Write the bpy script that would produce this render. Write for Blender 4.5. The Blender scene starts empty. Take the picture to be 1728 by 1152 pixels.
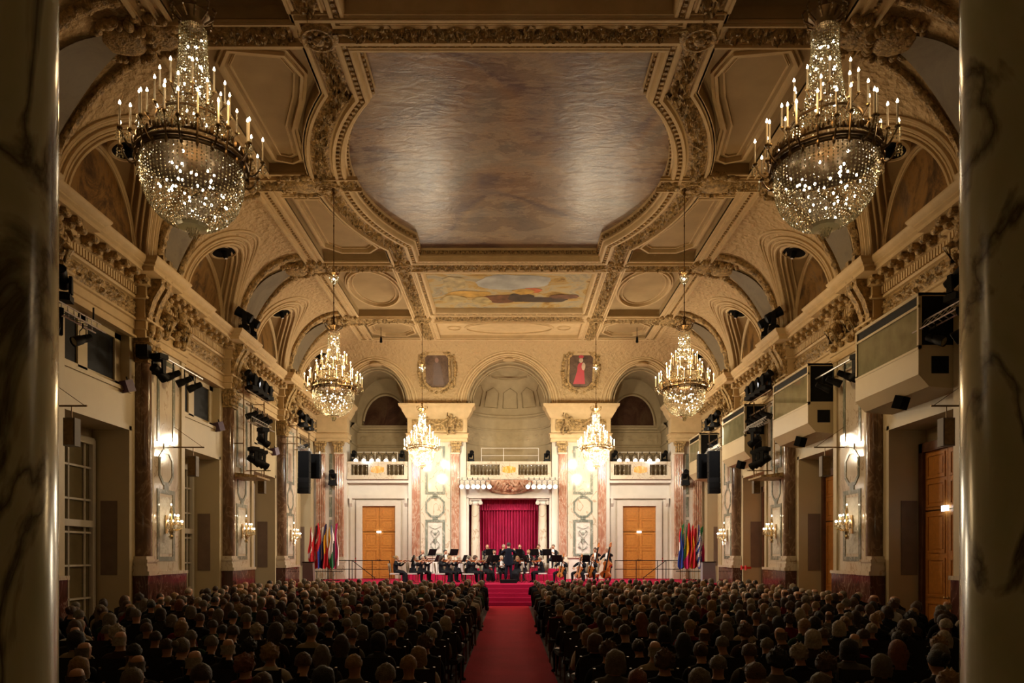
import bpy, math, random
from math import pi, sin, cos, sqrt, atan2, radians
from mathutils import Vector, Matrix, Euler, noise
from mathutils.geometry import tessellate_polygon
random.seed(7)
SC = bpy.context.scene
COL = SC.collection
HC = 2.16                      # camera height above the hall floor
Z0, ZC = 10.21, 13.23          # cornice top, flat ceiling
XW = 10.5                      # side wall plane

# ------------------------------------------------------------------ materials
def new_mat(name):
    m = bpy.data.materials.new(name); m.use_nodes = True
    nt = m.node_tree; b = nt.nodes['Principled BSDF']
    return m, nt, b
def setin(b, **k):
    for n, v in k.items():
        b.inputs[n.replace('_', ' ')].default_value = v
def coords(nt, scale):
    tc = nt.nodes.new('ShaderNodeTexCoord'); mp = nt.nodes.new('ShaderNodeMapping')
    nt.links.new(tc.outputs['Object'], mp.inputs['Vector'])
    mp.inputs['Scale'].default_value = scale if isinstance(scale, tuple) else (scale,)*3
    return mp.outputs['Vector']
def ramp(nt, stops):
    r = nt.nodes.new('ShaderNodeValToRGB'); e = r.color_ramp.elements
    e[0].position = stops[0][0]; e[0].color = (*stops[0][1], 1)
    e[1].position = stops[-1][0]; e[1].color = (*stops[-1][1], 1)
    for p, c in stops[1:-1]: e.new(p).color = (*c, 1)
    return r
def simple(name, col, rough=.6, metal=0, var=.12, scale=3, bump=0, bscale=20, spec=.4, coat=0):
    m, nt, b = new_mat(name)
    v = coords(nt, 1)
    n = nt.nodes.new('ShaderNodeTexNoise'); n.inputs['Scale'].default_value = scale; n.inputs['Detail'].default_value = 4
    nt.links.new(v, n.inputs['Vector'])
    r = ramp(nt, [(.3, tuple(c*(1-var) for c in col)), (.7, tuple(min(1, c*(1+var)) for c in col))])
    nt.links.new(n.outputs['Fac'], r.inputs['Fac']); nt.links.new(r.outputs['Color'], b.inputs['Base Color'])
    setin(b, Roughness=rough, Metallic=metal)
    b.inputs['Specular IOR Level'].default_value = spec
    if coat: b.inputs['Coat Weight'].default_value = coat
    if bump:
        n2 = nt.nodes.new('ShaderNodeTexNoise'); n2.inputs['Scale'].default_value = bscale; n2.inputs['Detail'].default_value = 3
        nt.links.new(v, n2.inputs['Vector'])
        bp = nt.nodes.new('ShaderNodeBump'); bp.inputs['Strength'].default_value = bump; bp.inputs['Distance'].default_value = .05
        nt.links.new(n2.outputs['Fac'], bp.inputs['Height']); nt.links.new(bp.outputs['Normal'], b.inputs['Normal'])
    return m
def marble(name, c1, c2, vein, scale=1.5, rough=.12, veinw=.06, zs=.45):
    m, nt, b = new_mat(name)
    v = coords(nt, (1, 1, zs))
    n = nt.nodes.new('ShaderNodeTexNoise'); n.inputs['Scale'].default_value = scale; n.inputs['Detail'].default_value = 8
    n.inputs['Distortion'].default_value = 1.2
    nt.links.new(v, n.inputs['Vector'])
    r = ramp(nt, [(.3, c1), (.5-veinw, c2), (.5, vein), (.5+veinw, c2), (.72, c1)])
    nt.links.new(n.outputs['Fac'], r.inputs['Fac']); nt.links.new(r.outputs['Color'], b.inputs['Base Color'])
    setin(b, Roughness=rough)
    return m
def diaper(name, col, scale=2.2, strength=.9):
    m, nt, b = new_mat(name)
    v = coords(nt, 1)
    vo = nt.nodes.new('ShaderNodeTexVoronoi'); vo.inputs['Scale'].default_value = scale*2.2
    n = nt.nodes.new('ShaderNodeTexNoise'); n.inputs['Scale'].default_value = scale*5; n.inputs['Detail'].default_value = 3
    nt.links.new(v, vo.inputs['Vector']); nt.links.new(v, n.inputs['Vector'])
    mx = nt.nodes.new('ShaderNodeMath'); mx.operation = 'ADD'
    nt.links.new(vo.outputs['Distance'], mx.inputs[0]); nt.links.new(n.outputs['Fac'], mx.inputs[1])
    bp = nt.nodes.new('ShaderNodeBump'); bp.inputs['Strength'].default_value = strength; bp.inputs['Distance'].default_value = .06
    nt.links.new(mx.outputs[0], bp.inputs['Height']); nt.links.new(bp.outputs['Normal'], b.inputs['Normal'])
    setin(b, Roughness=.7, Base_Color=(*col, 1)); b.inputs['Specular IOR Level'].default_value = .1
    return m
def painting(name, stops, scale=.35, dist=2., rough=.35, zs=(1, 1, 1), bump=.3):
    m, nt, b = new_mat(name)
    v = coords(nt, zs)
    n = nt.nodes.new('ShaderNodeTexNoise'); n.inputs['Scale'].default_value = scale; n.inputs['Detail'].default_value = 7
    n.inputs['Distortion'].default_value = dist; n.inputs['Roughness'].default_value = .62
    nt.links.new(v, n.inputs['Vector'])
    r = ramp(nt, stops)
    nt.links.new(n.outputs['Fac'], r.inputs['Fac']); nt.links.new(r.outputs['Color'], b.inputs['Base Color'])
    setin(b, Roughness=rough); b.inputs['Specular IOR Level'].default_value = .18 if name == 'ceiling_canvas' else .08
    n2 = nt.nodes.new('ShaderNodeTexNoise'); n2.inputs['Scale'].default_value = 3.5; n2.inputs['Detail'].default_value = 10; n2.inputs['Roughness'].default_value = .55; n.inputs['Detail'].default_value = 12; n.inputs['Roughness'].default_value = .74
    n2.inputs['Distortion'].default_value = 1.
    nt.links.new(v, n2.inputs['Vector'])
    bp = nt.nodes.new('ShaderNodeBump'); bp.inputs['Strength'].default_value = bump; bp.inputs['Distance'].default_value = .010
    nt.links.new(n2.outputs['Fac'], bp.inputs['Height']); nt.links.new(bp.outputs['Normal'], b.inputs['Normal'])
    return m
def emit(name, col, strength, sample=True):
    m, nt, b = new_mat(name)
    setin(b, Base_Color=(*col, 1), Emission_Color=(*col, 1), Emission_Strength=strength)
    if not sample: m.cycles.emission_sampling = 'NONE'
    return m

STUCCO = (.55, .41, .225)
M = {}
M['stucco'] = simple('cream_stucco', STUCCO, .55, var=.08, bump=.15, bscale=6, spec=.12)
M['ornament'] = simple('stucco_relief', (.38, .26, .115), .4, var=.6, scale=9, bump=1., bscale=22, spec=.18)  # wide tan-to-brown noise imitates the shaded crevices of the relief
M['diaper'] = diaper('diaper_stucco', (.50, .36, .19), 2.4, 1.)
M['wall'] = simple('cream_plaster', (.52, .43, .265), .5, var=.05, scale=1)
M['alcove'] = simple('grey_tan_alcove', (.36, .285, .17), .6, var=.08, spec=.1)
M['coffer'] = simple('tan_coffer_paint_and_shade', (.36, .26, .135), .5, var=.1, scale=1.5, bump=.1, bscale=8, spec=.1)
M['whitepaint'] = simple('white_paint', (.66, .62, .55), .35, var=.04)
M['cream_marble'] = marble('cream_scagliola', (.56, .48, .36), (.62, .55, .44), (.38, .28, .18), 1.5, .1, .02)
M['brown_marble'] = marble('brown_marble', (.09, .05, .028), (.16, .09, .05), (.27, .18, .11), 2.4, .12, .03)
M['pink_marble'] = marble('pink_marble', (.33, .13, .08), (.44, .24, .16), (.56, .42, .32), 3.2, .14, .05)
M['red_marble'] = marble('red_marble', (.05, .02, .014), (.10, .035, .026), (.24, .16, .12), 2.6, .12, .015)
M['green_marble'] = marble('grey_green_marble', (.13, .15, .12), (.19, .21, .17), (.4, .4, .34), 3, .15, .03)
M['bronze_marble'] = marble('dark_brown_marble', (.07, .05, .025), (.12, .09, .05), (.2, .16, .1), 6, .15, .03)
M['dark_column'] = marble('dark_veined_marble', (.34, .36, .20), (.42, .42, .27), (.06, .05, .02), 1.3, .18, .05)
M['gilt'] = simple('gilt_brass', (.50, .35, .16), .3, 1, .2, 10)
M['bronze'] = simple('dark_bronze', (.16, .10, .045), .4, .8, .3, 10)
M['black'] = simple('black_metal', (.006, .006, .006), .55, 0, .2, spec=.12)
M['grille'] = simple('black_grille', (.004, .004, .004), .9, 0, .3, 60, 0, 120, .05)
M['alu'] = simple('aluminium', (.42, .40, .36), .35, .7, .1)
M['wood'] = simple('honey_oak', (.50, .205, .04), .35, 0, .12, 9, .1, 12)
M['wood_dark'] = simple('dark_walnut', (.12, .05, .025), .4, 0, .3, 4)
M['carpet'] = simple('red_carpet', (.30, .004, .016), .9, 0, .12, 1.2, .3, 60, .1)
M['stagecarpet'] = simple('crimson_stage_carpet', (.34, .008, .045), .9, 0, .10, 1.5, .3, 60, .1)
M['curtain'] = simple('crimson_velvet', (.34, .003, .05), .75, 0, .12, 2)
M['parquet'] = simple('dark_parquet', (.035, .016, .01), .4, 0, .3, 2)
M['glassdark'] = simple('dark_window_glass', (.16, .13, .07), .08, 0, .1)  # tan base paints in the warm reflections on the window panes
M['boothglass'] = simple('booth_glass', (.17, .16, .09), .05, 0, .15)
M['candle'] = simple('candle_wax', (.72, .62, .44), .5, 0, .05)
M['flame'] = emit('candle_flame', (1, .86, .62), 26, False)
M['bulb'] = emit('warm_bulb', (1, .90, .70), 20, False)
M['bulb_far'] = emit('bright_white_bulb', (1, .95, .88), 45, False)
M['lens_on'] = emit('lit_lens', (1, .96, .88), 7, False)
M['exit'] = emit('lit_exit_sign', (.72, .86, 1), 5, False)
M['signred'] = simple('red_sign', (.6, .03, .03), .5)
M['relief_white'] = simple('pale_relief', (.58, .55, .48), .5, 0, .12, 7, .3, 16)
M['big_paint'] = painting('ceiling_canvas', [(.30, (.07, .045, .035)), (.40, (.17, .125, .09)), (.46, (.10, .07, .055)), (.51, (.32, .25, .17)), (.56, (.19, .16, .13)), (.62, (.38, .31, .22)), (.75, (.22, .15, .09))], .9, .35, .30, (.55, 1.25, 1), 1.)
def tint_canvas(m):
    nt = m.node_tree; b = nt.nodes['Principled BSDF']; src = b.inputs['Base Color'].links[0].from_socket
    v = coords(nt, (1, 1, 1)); n = nt.nodes.new('ShaderNodeTexNoise'); n.inputs['Scale'].default_value = .22; n.inputs['Detail'].default_value = 3; n.inputs['Distortion'].default_value = .6
    nt.links.new(v, n.inputs['Vector'])
    r = ramp(nt, [(.32, (.16, .17, .17)), (.42, (.36, .26, .15)), (.5, (.10, .06, .065)), (.58, (.34, .20, .09)), (.68, (.24, .22, .18))])
    nt.links.new(n.outputs['Fac'], r.inputs['Fac'])
    mx = nt.nodes.new('ShaderNodeMix'); mx.data_type = 'RGBA'; mx.inputs[0].default_value = .42
    nt.links.new(src, mx.inputs[6]); nt.links.new(r.outputs['Color'], mx.inputs[7]); nt.links.new(mx.outputs[2], b.inputs['Base Color'])
tint_canvas(M['big_paint'])
M['small_paint'] = painting('allegory_canvas', [(.28, (.07, .045, .02)), (.38, (.20, .12, .04)), (.46, (.36, .24, .08)), (.52, (.36, .30, .18)), (.6, (.24, .22, .16)), (.68, (.34, .20, .07)), (.8, (.10, .06, .03))], .55, 1.4, .4, (1, 1.6, 1), .2)
M['lunette_paint'] = painting('lunette_canvas', [(.3, (.025, .015, .008)), (.42, (.09, .05, .02)), (.52, (.24, .13, .04)), (.6, (.16, .10, .05)), (.75, (.04, .02, .01))], .8, 1, .5, (1, 1, .6), .1)
M['lunette_dark'] = painting('lunette_canvas_dark', [(.3, (.012, .006, .004)), (.5, (.05, .022, .012)), (.6, (.07, .04, .02)), (.75, (.015, .008, .005))], .9, 1, .5, (1, 1, .6), .1)
M['slate_paint'] = painting('grey_grisaille', [(.3, (.13, .105, .07)), (.5, (.20, .165, .11)), (.7, (.15, .125, .09))], .6, 1, .5)
M['portrait_bg'] = painting('portrait_canvas', [(.3, (.05, .03, .02)), (.5, (.13, .08, .05)), (.7, (.20, .14, .10))], 1.2, 1, .4)
def crystal():
    m, nt, b = new_mat('crystal_glass')
    nt.nodes.remove(b); out = nt.nodes['Material Output']
    g = nt.nodes.new('ShaderNodeBsdfGlossy'); g.inputs['Roughness'].default_value = .12; g.inputs['Color'].default_value = (.95, .92, .80, 1)
    t = nt.nodes.new('ShaderNodeBsdfTranslucent'); t.inputs['Color'].default_value = (.80, .76, .60, 1)
    mx = nt.nodes.new('ShaderNodeMixShader'); mx.inputs[0].default_value = .4
    nt.links.new(g.outputs[0], mx.inputs[1]); nt.links.new(t.outputs[0], mx.inputs[2]); nt.links.new(mx.outputs[0], out.inputs['Surface'])
    return m
M['crystal'] = crystal()

# ------------------------------------------------------------------ mesh builder
class MB:
    def __init__(s): s.v = []; s.f = []; s.m = []
    def add(s, vs, fs, mi=0):
        o = len(s.v); s.v += [tuple(v) for v in vs]
        for f in fs: s.f.append(tuple(i+o for i in f)); s.m.append(mi)
    def box(s, x0, x1, y0, y1, z0, z1, mi=0, mat=None):
        vs = [(x, y, z) for x in (x0, x1) for y in (y0, y1) for z in (z0, z1)]
        if mat: vs = [mat @ Vector(v) for v in vs]
        s.add(vs, [(0, 1, 3, 2), (4, 6, 7, 5), (0, 4, 5, 1), (2, 3, 7, 6), (0, 2, 6, 4), (1, 5, 7, 3)], mi)
    def quad(s, a, b, c, d, mi=0): s.add([a, b, c, d], [(0, 1, 2, 3)], mi)
    def lathe(s, prof, n=16, c=(0, 0, 0), mi=0, mat=None, sy=1):
        vs = []; fs = []
        for (r, z) in prof:
            for k in range(n):
                a = 2*pi*k/n; p = Vector((c[0]+r*cos(a), c[1]+r*sin(a)*sy, c[2]+z))
                vs.append(mat @ p if mat else p)
        for i in range(len(prof)-1):
            for k in range(n):
                fs.append((i*n+k, i*n+(k+1) % n, (i+1)*n+(k+1) % n, (i+1)*n+k))
        if prof[0][0] > 1e-4: fs.append(tuple(range(n-1, -1, -1)))
        if prof[-1][0] > 1e-4: fs.append(tuple((len(prof)-1)*n+k for k in range(n)))
        s.add(vs, fs, mi)
    def tube(s, pts, r, n=8, mi=0, closed=False, rf=None):
        pts = [Vector(p) for p in pts]; N = len(pts); vs = []; fs = []
        up = Vector((0, 0, 1))
        for i, p in enumerate(pts):
            a = pts[(i-1) % N] if (closed or i > 0) else p
            b = pts[(i+1) % N] if (closed or i < N-1) else p
            t = (b-a); t = t.normalized() if t.length > 1e-9 else Vector((0, 0, 1))
            u = t.cross(up)
            if u.length < .05: u = t.cross(Vector((1, 0, 0)))
            u.normalize(); w = u.cross(t).normalized()
            for k in range(n):
                an = 2*pi*k/n; rr = (r[i] if isinstance(r, (list, tuple)) else r)
                if rf: rr *= rf(i, k)
                vs.append(p+(u*cos(an)+w*sin(an))*rr)
        for i in range(N if closed else N-1):
            j = (i+1) % N
            for k in range(n): fs.append((i*n+k, i*n+(k+1) % n, j*n+(k+1) % n, j*n+k))
        if not closed:
            fs.append(tuple(range(n-1, -1, -1))); fs.append(tuple((N-1)*n+k for k in range(n)))
        s.add(vs, fs, mi)
    def sph(s, c, r, seg=10, rings=6, mi=0, mat=None, disp=None):
        if not isinstance(r, (tuple, list)): r = (r, r, r)
        vs = []; fs = []
        for i in range(rings+1):
            th = pi*i/rings
            for k in range(seg):
                a = 2*pi*k/seg; d = Vector((sin(th)*cos(a), sin(th)*sin(a), cos(th)))
                q = 1+(disp(d) if disp else 0)
                p = Vector((c[0]+d.x*r[0]*q, c[1]+d.y*r[1]*q, c[2]+d.z*r[2]*q))
                vs.append(mat @ p if mat else p)
        for i in range(rings):
            for k in range(seg): fs.append((i*seg+k, (i+1)*seg+k, (i+1)*seg+(k+1) % seg, i*seg+(k+1) % seg))
        s.add(vs, fs, mi)
    def octa(s, c, r, rz=0, mi=0, h=1.):
        x, y, z = c; a, b = r*cos(rz), r*sin(rz)
        s.add([(x+a, y+b, z), (x-b, y+a, z), (x-a, y-b, z), (x+b, y-a, z), (x, y, z+r*h), (x, y, z-r*h)],
              [(0, 1, 4), (1, 2, 4), (2, 3, 4), (3, 0, 4), (1, 0, 5), (2, 1, 5), (3, 2, 5), (0, 3, 5)], mi)
    def grid(s, P, nu, nv, mi=0, mf=None):
        vs = [P(i, j) for i in range(nu+1) for j in range(nv+1)]
        o = len(s.v); s.v += [tuple(v) for v in vs]
        for i in range(nu):
            for j in range(nv):
                a = o+i*(nv+1)+j
                s.f.append((a, a+nv+1, a+nv+2, a+1)); s.m.append(mf(i, j) if mf else mi)
    def prism(s, poly, F, t0, t1, mi=0, caps=True):
        """poly: 2D list; F(u,v,w)->3D"""
        n = len(poly)
        vs = [F(u, v, t0) for u, v in poly]+[F(u, v, t1) for u, v in poly]
        fs = [(k, (k+1) % n, n+(k+1) % n, n+k) for k in range(n)]
        if caps: fs += [tuple(range(n-1, -1, -1)), tuple(range(n, 2*n))]
        s.add(vs, fs, mi)
    def ring(s, outer, inner, F, t0, t1, mi=0):
        n = len(outer)
        vs = [F(u, v, t1) for u, v in outer]+[F(u, v, t1) for u, v in inner]+[F(u, v, t0) for u, v in outer]+[F(u, v, t0) for u, v in inner]
        fs = []
        for k in range(n):
            j = (k+1) % n
            fs += [(k, j, n+j, n+k), (2*n+k, 2*n+j, j, k), (n+k, n+j, 3*n+j, 3*n+k)]
        s.add(vs, fs, mi)
    def build(s, name, mats, parent=None, smooth=True, ang=38, loc=None):
        me = bpy.data.meshes.new(name); me.from_pydata(s.v, [], s.f)
        if not isinstance(mats, (list, tuple)): mats = [mats]
        for m in mats: me.materials.append(m)
        if len(mats) > 1: me.polygons.foreach_set('material_index', s.m)
        me.update()
        import bmesh as _b
        bm = _b.new(); bm.from_mesh(me); _b.ops.recalc_face_normals(bm, faces=bm.faces[:]) if len(s.f) < 60000 else None
        bm.to_mesh(me); bm.free()
        if smooth:
            me.polygons.foreach_set('use_smooth', [True]*len(me.polygons))
            me.set_sharp_from_angle(angle=radians(ang))
        o = bpy.data.objects.new(name, me); COL.objects.link(o)
        if parent: o.parent = parent
        if loc: o.location = loc
        return o
def empty(name, loc=(0, 0, 0), rz=0, parent=None, rot=None):
    o = bpy.data.objects.new(name, None); COL.objects.link(o); o.location = loc; o.rotation_euler = rot if rot else (0, 0, rz)
    o.empty_display_size = .1
    if parent: o.parent = parent
    return o
def tag(o, label, cat, group=None, kind=None):
    o['label'] = label; o['category'] = cat
    if group: o['group'] = group
    if kind: o['kind'] = kind
    return o
def struct(o, label=None):
    o['kind'] = 'structure'
    if label: o['label'] = label; o['category'] = label.split()[-1]
    return o
def dup(root, loc=None, rz=None, label=None, group=None, sx=None):
    kids = {}
    for ch in root.children: kids[ch] = list(ch.children)
    r = root.copy(); COL.objects.link(r)
    if loc is not None: r.location = loc
    if rz is not None: r.rotation_euler = (0, 0, rz)
    if label: r['label'] = label
    if group: r['group'] = group
    if sx: r.scale = (sx, sx, sx)
    for ch, gs in kids.items():
        c = ch.copy(); COL.objects.link(c); c.parent = r
        for g in gs:
            d = g.copy(); COL.objects.link(d); d.parent = c
    return r

# relief pattern: height 0..1 for running acanthus scroll, s along, v across 0..1
def relief(s, v, lam=1.1, seed=0.):
    c = .5+.24*sin(2*pi*s/lam)
    h = math.exp(-((v-c)/.07)**2)*.8
    k = math.floor(s/(lam/2)); sc = (k+.5)*lam/2
    vc = .30 if k % 2 == 0 else .70
    du = (s-sc)/(lam*.22); dv = (v-vc)/.26
    r = sqrt(du*du+dv*dv); a = atan2(dv, du)
    if r < 1.1: h = max(h, (.5+.5*cos(r*9-a))*(1-.5*r))
    h = max(h, .75*max(0, noise.noise(Vector((s*7, v*6, seed)))+.15))
    return (h**1.3)*1.35*min(1, 6*v, 6*(1-v))

def offset_path(path, d, closed):
    n = len(path); out = []
    for i in range(n):
        p = Vector(path[i][:2])
        a = Vector(path[(i-1) % n][:2]) if (closed or i > 0) else None
        b = Vector(path[(i+1) % n][:2]) if (closed or i < n-1) else None
        ns = []
        if a is not None and (p-a).length > 1e-7: t = (p-a).normalized(); ns.append(Vector((t.y, -t.x)))
        if b is not None and (b-p).length > 1e-7: t = (b-p).normalized(); ns.append(Vector((t.y, -t.x)))
        if len(ns) == 2:
            m = ns[0]+ns[1]
            if m.length < 1e-4: m = ns[0]
            m.normalize(); k = 1/max(.35, m.dot(ns[0]))
        else: m = ns[0]; k = 1
        out.append((p.x+m.x*d*k, p.y+m.y*d*k))
    return out
def sweep(mb, path, prof, closed=False, mi=0):
    """prof: list of (offset to the right of travel, z)"""
    rows = [[(x, y, z) for x, y in offset_path(path, o, closed)] for o, z in prof]
    n = len(path); vs = [p for r in rows for p in r]; fs = []
    for i in range(len(rows)-1):
        for k in range(n if closed else n-1):
            j = (k+1) % n; fs.append((i*n+k, i*n+j, (i+1)*n+j, (i+1)*n+k))
    mb.add(vs, fs, mi)
def densify(path, step, closed=False):
    out = []; n = len(path)
    for i in range(n if closed else n-1):
        a = Vector(path[i][:2]); b = Vector(path[(i+1) % n][:2]); L = (b-a).length; k = max(1, int(L/step))
        for j in range(k): out.append(tuple(a.lerp(b, j/k)))
    if not closed: out.append(tuple(path[-1][:2]))
    return out
def relief_flat(mb, path, o0, o1, z, amp, lam=1.1, nv=12, step=.045, closed=False, mi=0, seed=0):
    nv = 13; step = .045; amp *= 1.35
    """relief hanging below a horizontal surface along a path"""
    p = densify(path, step, closed)
    rows = [offset_path(p, o0+(o1-o0)*j/nv, closed) for j in range(nv+1)]
    L = [0.]
    for i in range(1, len(p)): L.append(L[-1]+(Vector(p[i])-Vector(p[i-1])).length)
    n = len(p); vs = []; fs = []
    for j in range(nv+1):
        for i in range(n): vs.append((rows[j][i][0], rows[j][i][1], z-amp*relief(L[i], j/nv, lam, seed)))
    for j in range(nv):
        for i in range(n if closed else n-1):
            k = (i+1) % n; fs.append((j*n+i, j*n+k, (j+1)*n+k, (j+1)*n+i))
    mb.add(vs, fs, mi)
# ------------------------------------------------------------------ hall layout
PIT = 6.1
PIERS = [19.95+PIT*k for k in range(-3, 3)]            # near face of each pier
PC = [9.0+PIT*k for k in range(5)]                     # pier centres / cross ribs
BAYS = [5.8+PIT*k for k in range(5)]+[36.6]            # niches
LUN = [5.95+PIT*k for k in range(5)]+[36.35]           # lunettes
LA = [1.78]*5+[1.55]; LB = [2.42]*5+[2.3]
XA, XB = 10.2, 7.7; YA, YB = 38.3, 36.5
BL = [(-7.08, 1.66, 2.1), (0, 2.3, 2.35), (7.08, 1.66, 2.1)]   # arches of the end wall
def cx(x):
    x = abs(x)
    if x <= XB: return ZC
    if x >= XA: return Z0
    return Z0+(ZC-Z0)*sqrt(max(0, 1-((x-XB)/(XA-XB))**2))
def cy(y):
    if y <= YB: return ZC
    if y >= YA: return Z0
    return Z0+(ZC-Z0)*sqrt(max(0, 1-((y-YB)/(YA-YB))**2))
def lx(y):
    h = Z0
    for c, a, b in zip(LUN, LA, LB):
        if abs(y-c) < a: h = max(h, Z0+b*sqrt(1-((y-c)/a)**2))
    return h
def ly(x):
    h = Z0
    for c, a, b in BL:
        if abs(x-c) < a: h = max(h, Z0+b*sqrt(1-((x-c)/a)**2))
    return h
def vz(x, y):
    z = min(cx(x), cy(y))
    if abs(x) > XB: z = max(z, min(lx(y), ZC))
    if y > YB: z = max(z, ly(x))
    return z

# ---- floor
mb = MB(); mb.quad((-12.5, -3, 0), (12.5, -3, 0), (12.5, 42.5, 0), (-12.5, 42.5, 0))
floor = struct(mb.build('floor', M['parquet'], smooth=False))

# ---- ceiling: flat with recessed coffers
def arc_pts(r, x_lim, yc=21.3, xc=-1.74, n=22):
    h = sqrt(max(0, r*r-(x_lim-xc)**2)); a0 = atan2(-h, x_lim-xc); a1 = -a0
    return [(xc+r*cos(a0+(a1-a0)*i/n), yc+r*sin(a0+(a1-a0)*i/n)) for i in range(n+1)]
def big_outline(d=0., y0=15.6, y1=26.6):
    right = arc_pts(6.49+d, 3.38+d)
    left = [(-x, y) for x, y in reversed(right)]
    return [(3.38+d, y0-d)]+right+[(3.38+d, y1+d), (-3.38-d, y1+d)]+left+[(-3.38-d, y0-d)]
def rectp(x0, x1, y0, y1): return [(x1, y0), (x1, y1), (x0, y1), (x0, y0)]
def coffer_poly(y0, y1, bulge):
    """side coffer on the +x side"""
    if not bulge: return rectp(4.5, 6.95, y0, y1)
    pts = []
    n = 14
    for i in range(n+1):
        y = y0+(y1-y0)*i/n; q = 7.62**2-(y-21.3)**2
        x = max(4.5, -1.74+sqrt(max(0, q))); pts.append((x, y))
    return [(6.95, y0), (6.95, y1)]+pts[::-1]
holes = [('big', big_outline(), .36), ('small', rectp(-3.34, 3.34, 27.85, 32.35), .16), ('near', rectp(-3.34, 3.34, 9.8, 14.5), .46),
         ('oval', rectp(-3.5, 3.5, 33.9, 36.2), .12)]
for sgn in (1, -1):
    for nm, y0, y1, bl in (('cofN', 9.4, 14.7, 0), ('cofA', 15.5, 20.6, 1), ('cofB', 21.95, 26.75, 1), ('cofC', 27.5, 32.9, 0), ('cofD', 33.75, 36.2, 0)):
        p = coffer_poly(y0, y1, bl)
        if sgn < 0: p = [(-x, y) for x, y in reversed(p)]
        holes.append((nm, p, .28 if nm != 'cofD' else .12))
mb = MB()
outer = rectp(-XB, XB, -2, YB)
pls = [[Vector((x, y, 0)) for x, y in outer]]+[[Vector((x, y, 0)) for x, y in h[1]] for h in holes]
flat = [p for l in pls for p in l]
tris = tessellate_polygon(pls)
mb.add([(p.x, p.y, ZC) for p in flat], tris, 0)
for nm, p, d in holes:
    n = len(p)
    for k in range(n):
        j = (k+1) % n
        mb.quad((*p[k], ZC), (*p[j], ZC), (*p[j], ZC+d), (*p[k], ZC+d), 1 if nm.startswith('cof') else 0)  # coffer sides take the darker tan to imitate their shade
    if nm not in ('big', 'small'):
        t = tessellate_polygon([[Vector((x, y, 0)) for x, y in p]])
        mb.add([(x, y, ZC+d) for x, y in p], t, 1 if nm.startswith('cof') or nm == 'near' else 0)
ceiling = struct(mb.build('ceiling', [M['stucco'], M['coffer']], smooth=False))
for nm, key, name in (('big', 'big_paint', 'ceiling_painting'), ('small', 'small_paint', 'ceiling_painting')):
    for h in holes:
        if h[0] == nm:
            mb = MB(); p = h[1]; t = tessellate_polygon([[Vector((x, y, 0)) for x, y in p]])
            mb.add([(x, y, ZC+h[2]) for x, y in p], t)
            o = mb.build(name, M[key], ceiling, smooth=False)
            o['label'] = 'clouded brown canvas with curved sides' if nm == 'big' else 'golden allegory canvas'
# generic figures on the small allegory canvas (flat colour patches at canvas height)
mb = MB(); zz = ZC+.152
def blob(mb, cx_, cy_, rx, ry, mi, z, sd=0):
    n = 22; pts = []
    for k in range(n):
        a = 2*pi*k/n; q = 1+.35*noise.noise(Vector((cos(a)*1.7+sd*3.1, sin(a)*1.7, sd)))
        pts.append((cx_+rx*cos(a)*q, cy_+ry*sin(a)*q, z))
    mb.add(pts, [tuple(range(n))], mi)
blob(mb, .1, 29.3, 1.6, .75, 0, zz, 1)
for i, (x, y, rx, ry, m_) in enumerate([(-1.7, 30.6, 1.0, .35, 1), (-.4, 31.2, .8, .5, 2), (.5, 31.0, .55, .6, 3), (1.5, 31.3, 1.1, .3, 3), (1.0, 30.2, .4, .3, 4), (.6, 30.3, .45, .3, 1), (-2.4, 31.2, .6, .4, 5), (-1.2, 31.4, .45, .5, 5), (2.4, 30.9, .7, .25, 2), (-2.3, 29.3, .5, .6, 5)]):
    blob(mb, x, y, rx, ry, m_, zz-.001*(i+1), i+2)
cols = [simple('canvas_sky', (.28, .28, .25), .5, var=.3, scale=1.2), simple('canvas_gold', (.36, .21, .04), .5, var=.4, scale=2.5), simple('canvas_umber', (.11, .045, .02), .5, var=.5, scale=3),
        simple('canvas_black', (.04, .025, .018), .5, var=.5, scale=3), simple('canvas_red', (.36, .09, .03), .5, var=.4, scale=3), simple('canvas_ochre', (.30, .23, .10), .5, var=.4, scale=3)]
o = mb.build('painted_figure_group', cols, ceiling, smooth=False)

# mouldings on the ceiling
def frame_prof(z=ZC): return [(0, z+.4), (0, z+.02), (-.05, z-.02), (-.05, z-.1), (-.12, z-.1), (-.14, z-.05), (-.28, z-.05), (-.30, z-.09), (-.36, z-.09), (-.38, z)]
mb = MB()
# outline travels counter-clockwise (right hand normal points outwards) -> positive offset = outwards
def fr(mb, path, closed=True, w=1.):
    sweep(mb, path, [(-.02, ZC+.3), (.0, ZC-.03), (.05, ZC-.09), (.11, ZC-.09), (.13, ZC-.03), (.24, ZC-.03), (.26, ZC-.10), (.34, ZC-.10), (.37, ZC+.01)], closed)
def fr2(mb, path, o, w=.14, h=.09, closed=True, z=ZC):
    sweep(mb, path, [(o, z+.01), (o, z-h), (o+w*.45, z-h), (o+w*.55, z-h*.5), (o+w, z-h*.5), (o+w, z+.01)], closed)
B = big_outline()
def ccw(p):
    a = sum(p[i][0]*p[(i+1) % len(p)][1]-p[(i+1) % len(p)][0]*p[i][1] for i in range(len(p)))
    return p if a > 0 else p[::-1]
B = ccw(B); fr(mb, B); sweep(mb, B, [(0, ZC+.05), (-.05, ZC+.08), (-.05, ZC+.14), (-.02, ZC+.16), (-.02, ZC+.26), (-.10, ZC+.29), (-.12, ZC+.34), (-.12, ZC+.37)], True)
fr2(mb, B, .95, .16, .12)
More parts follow.
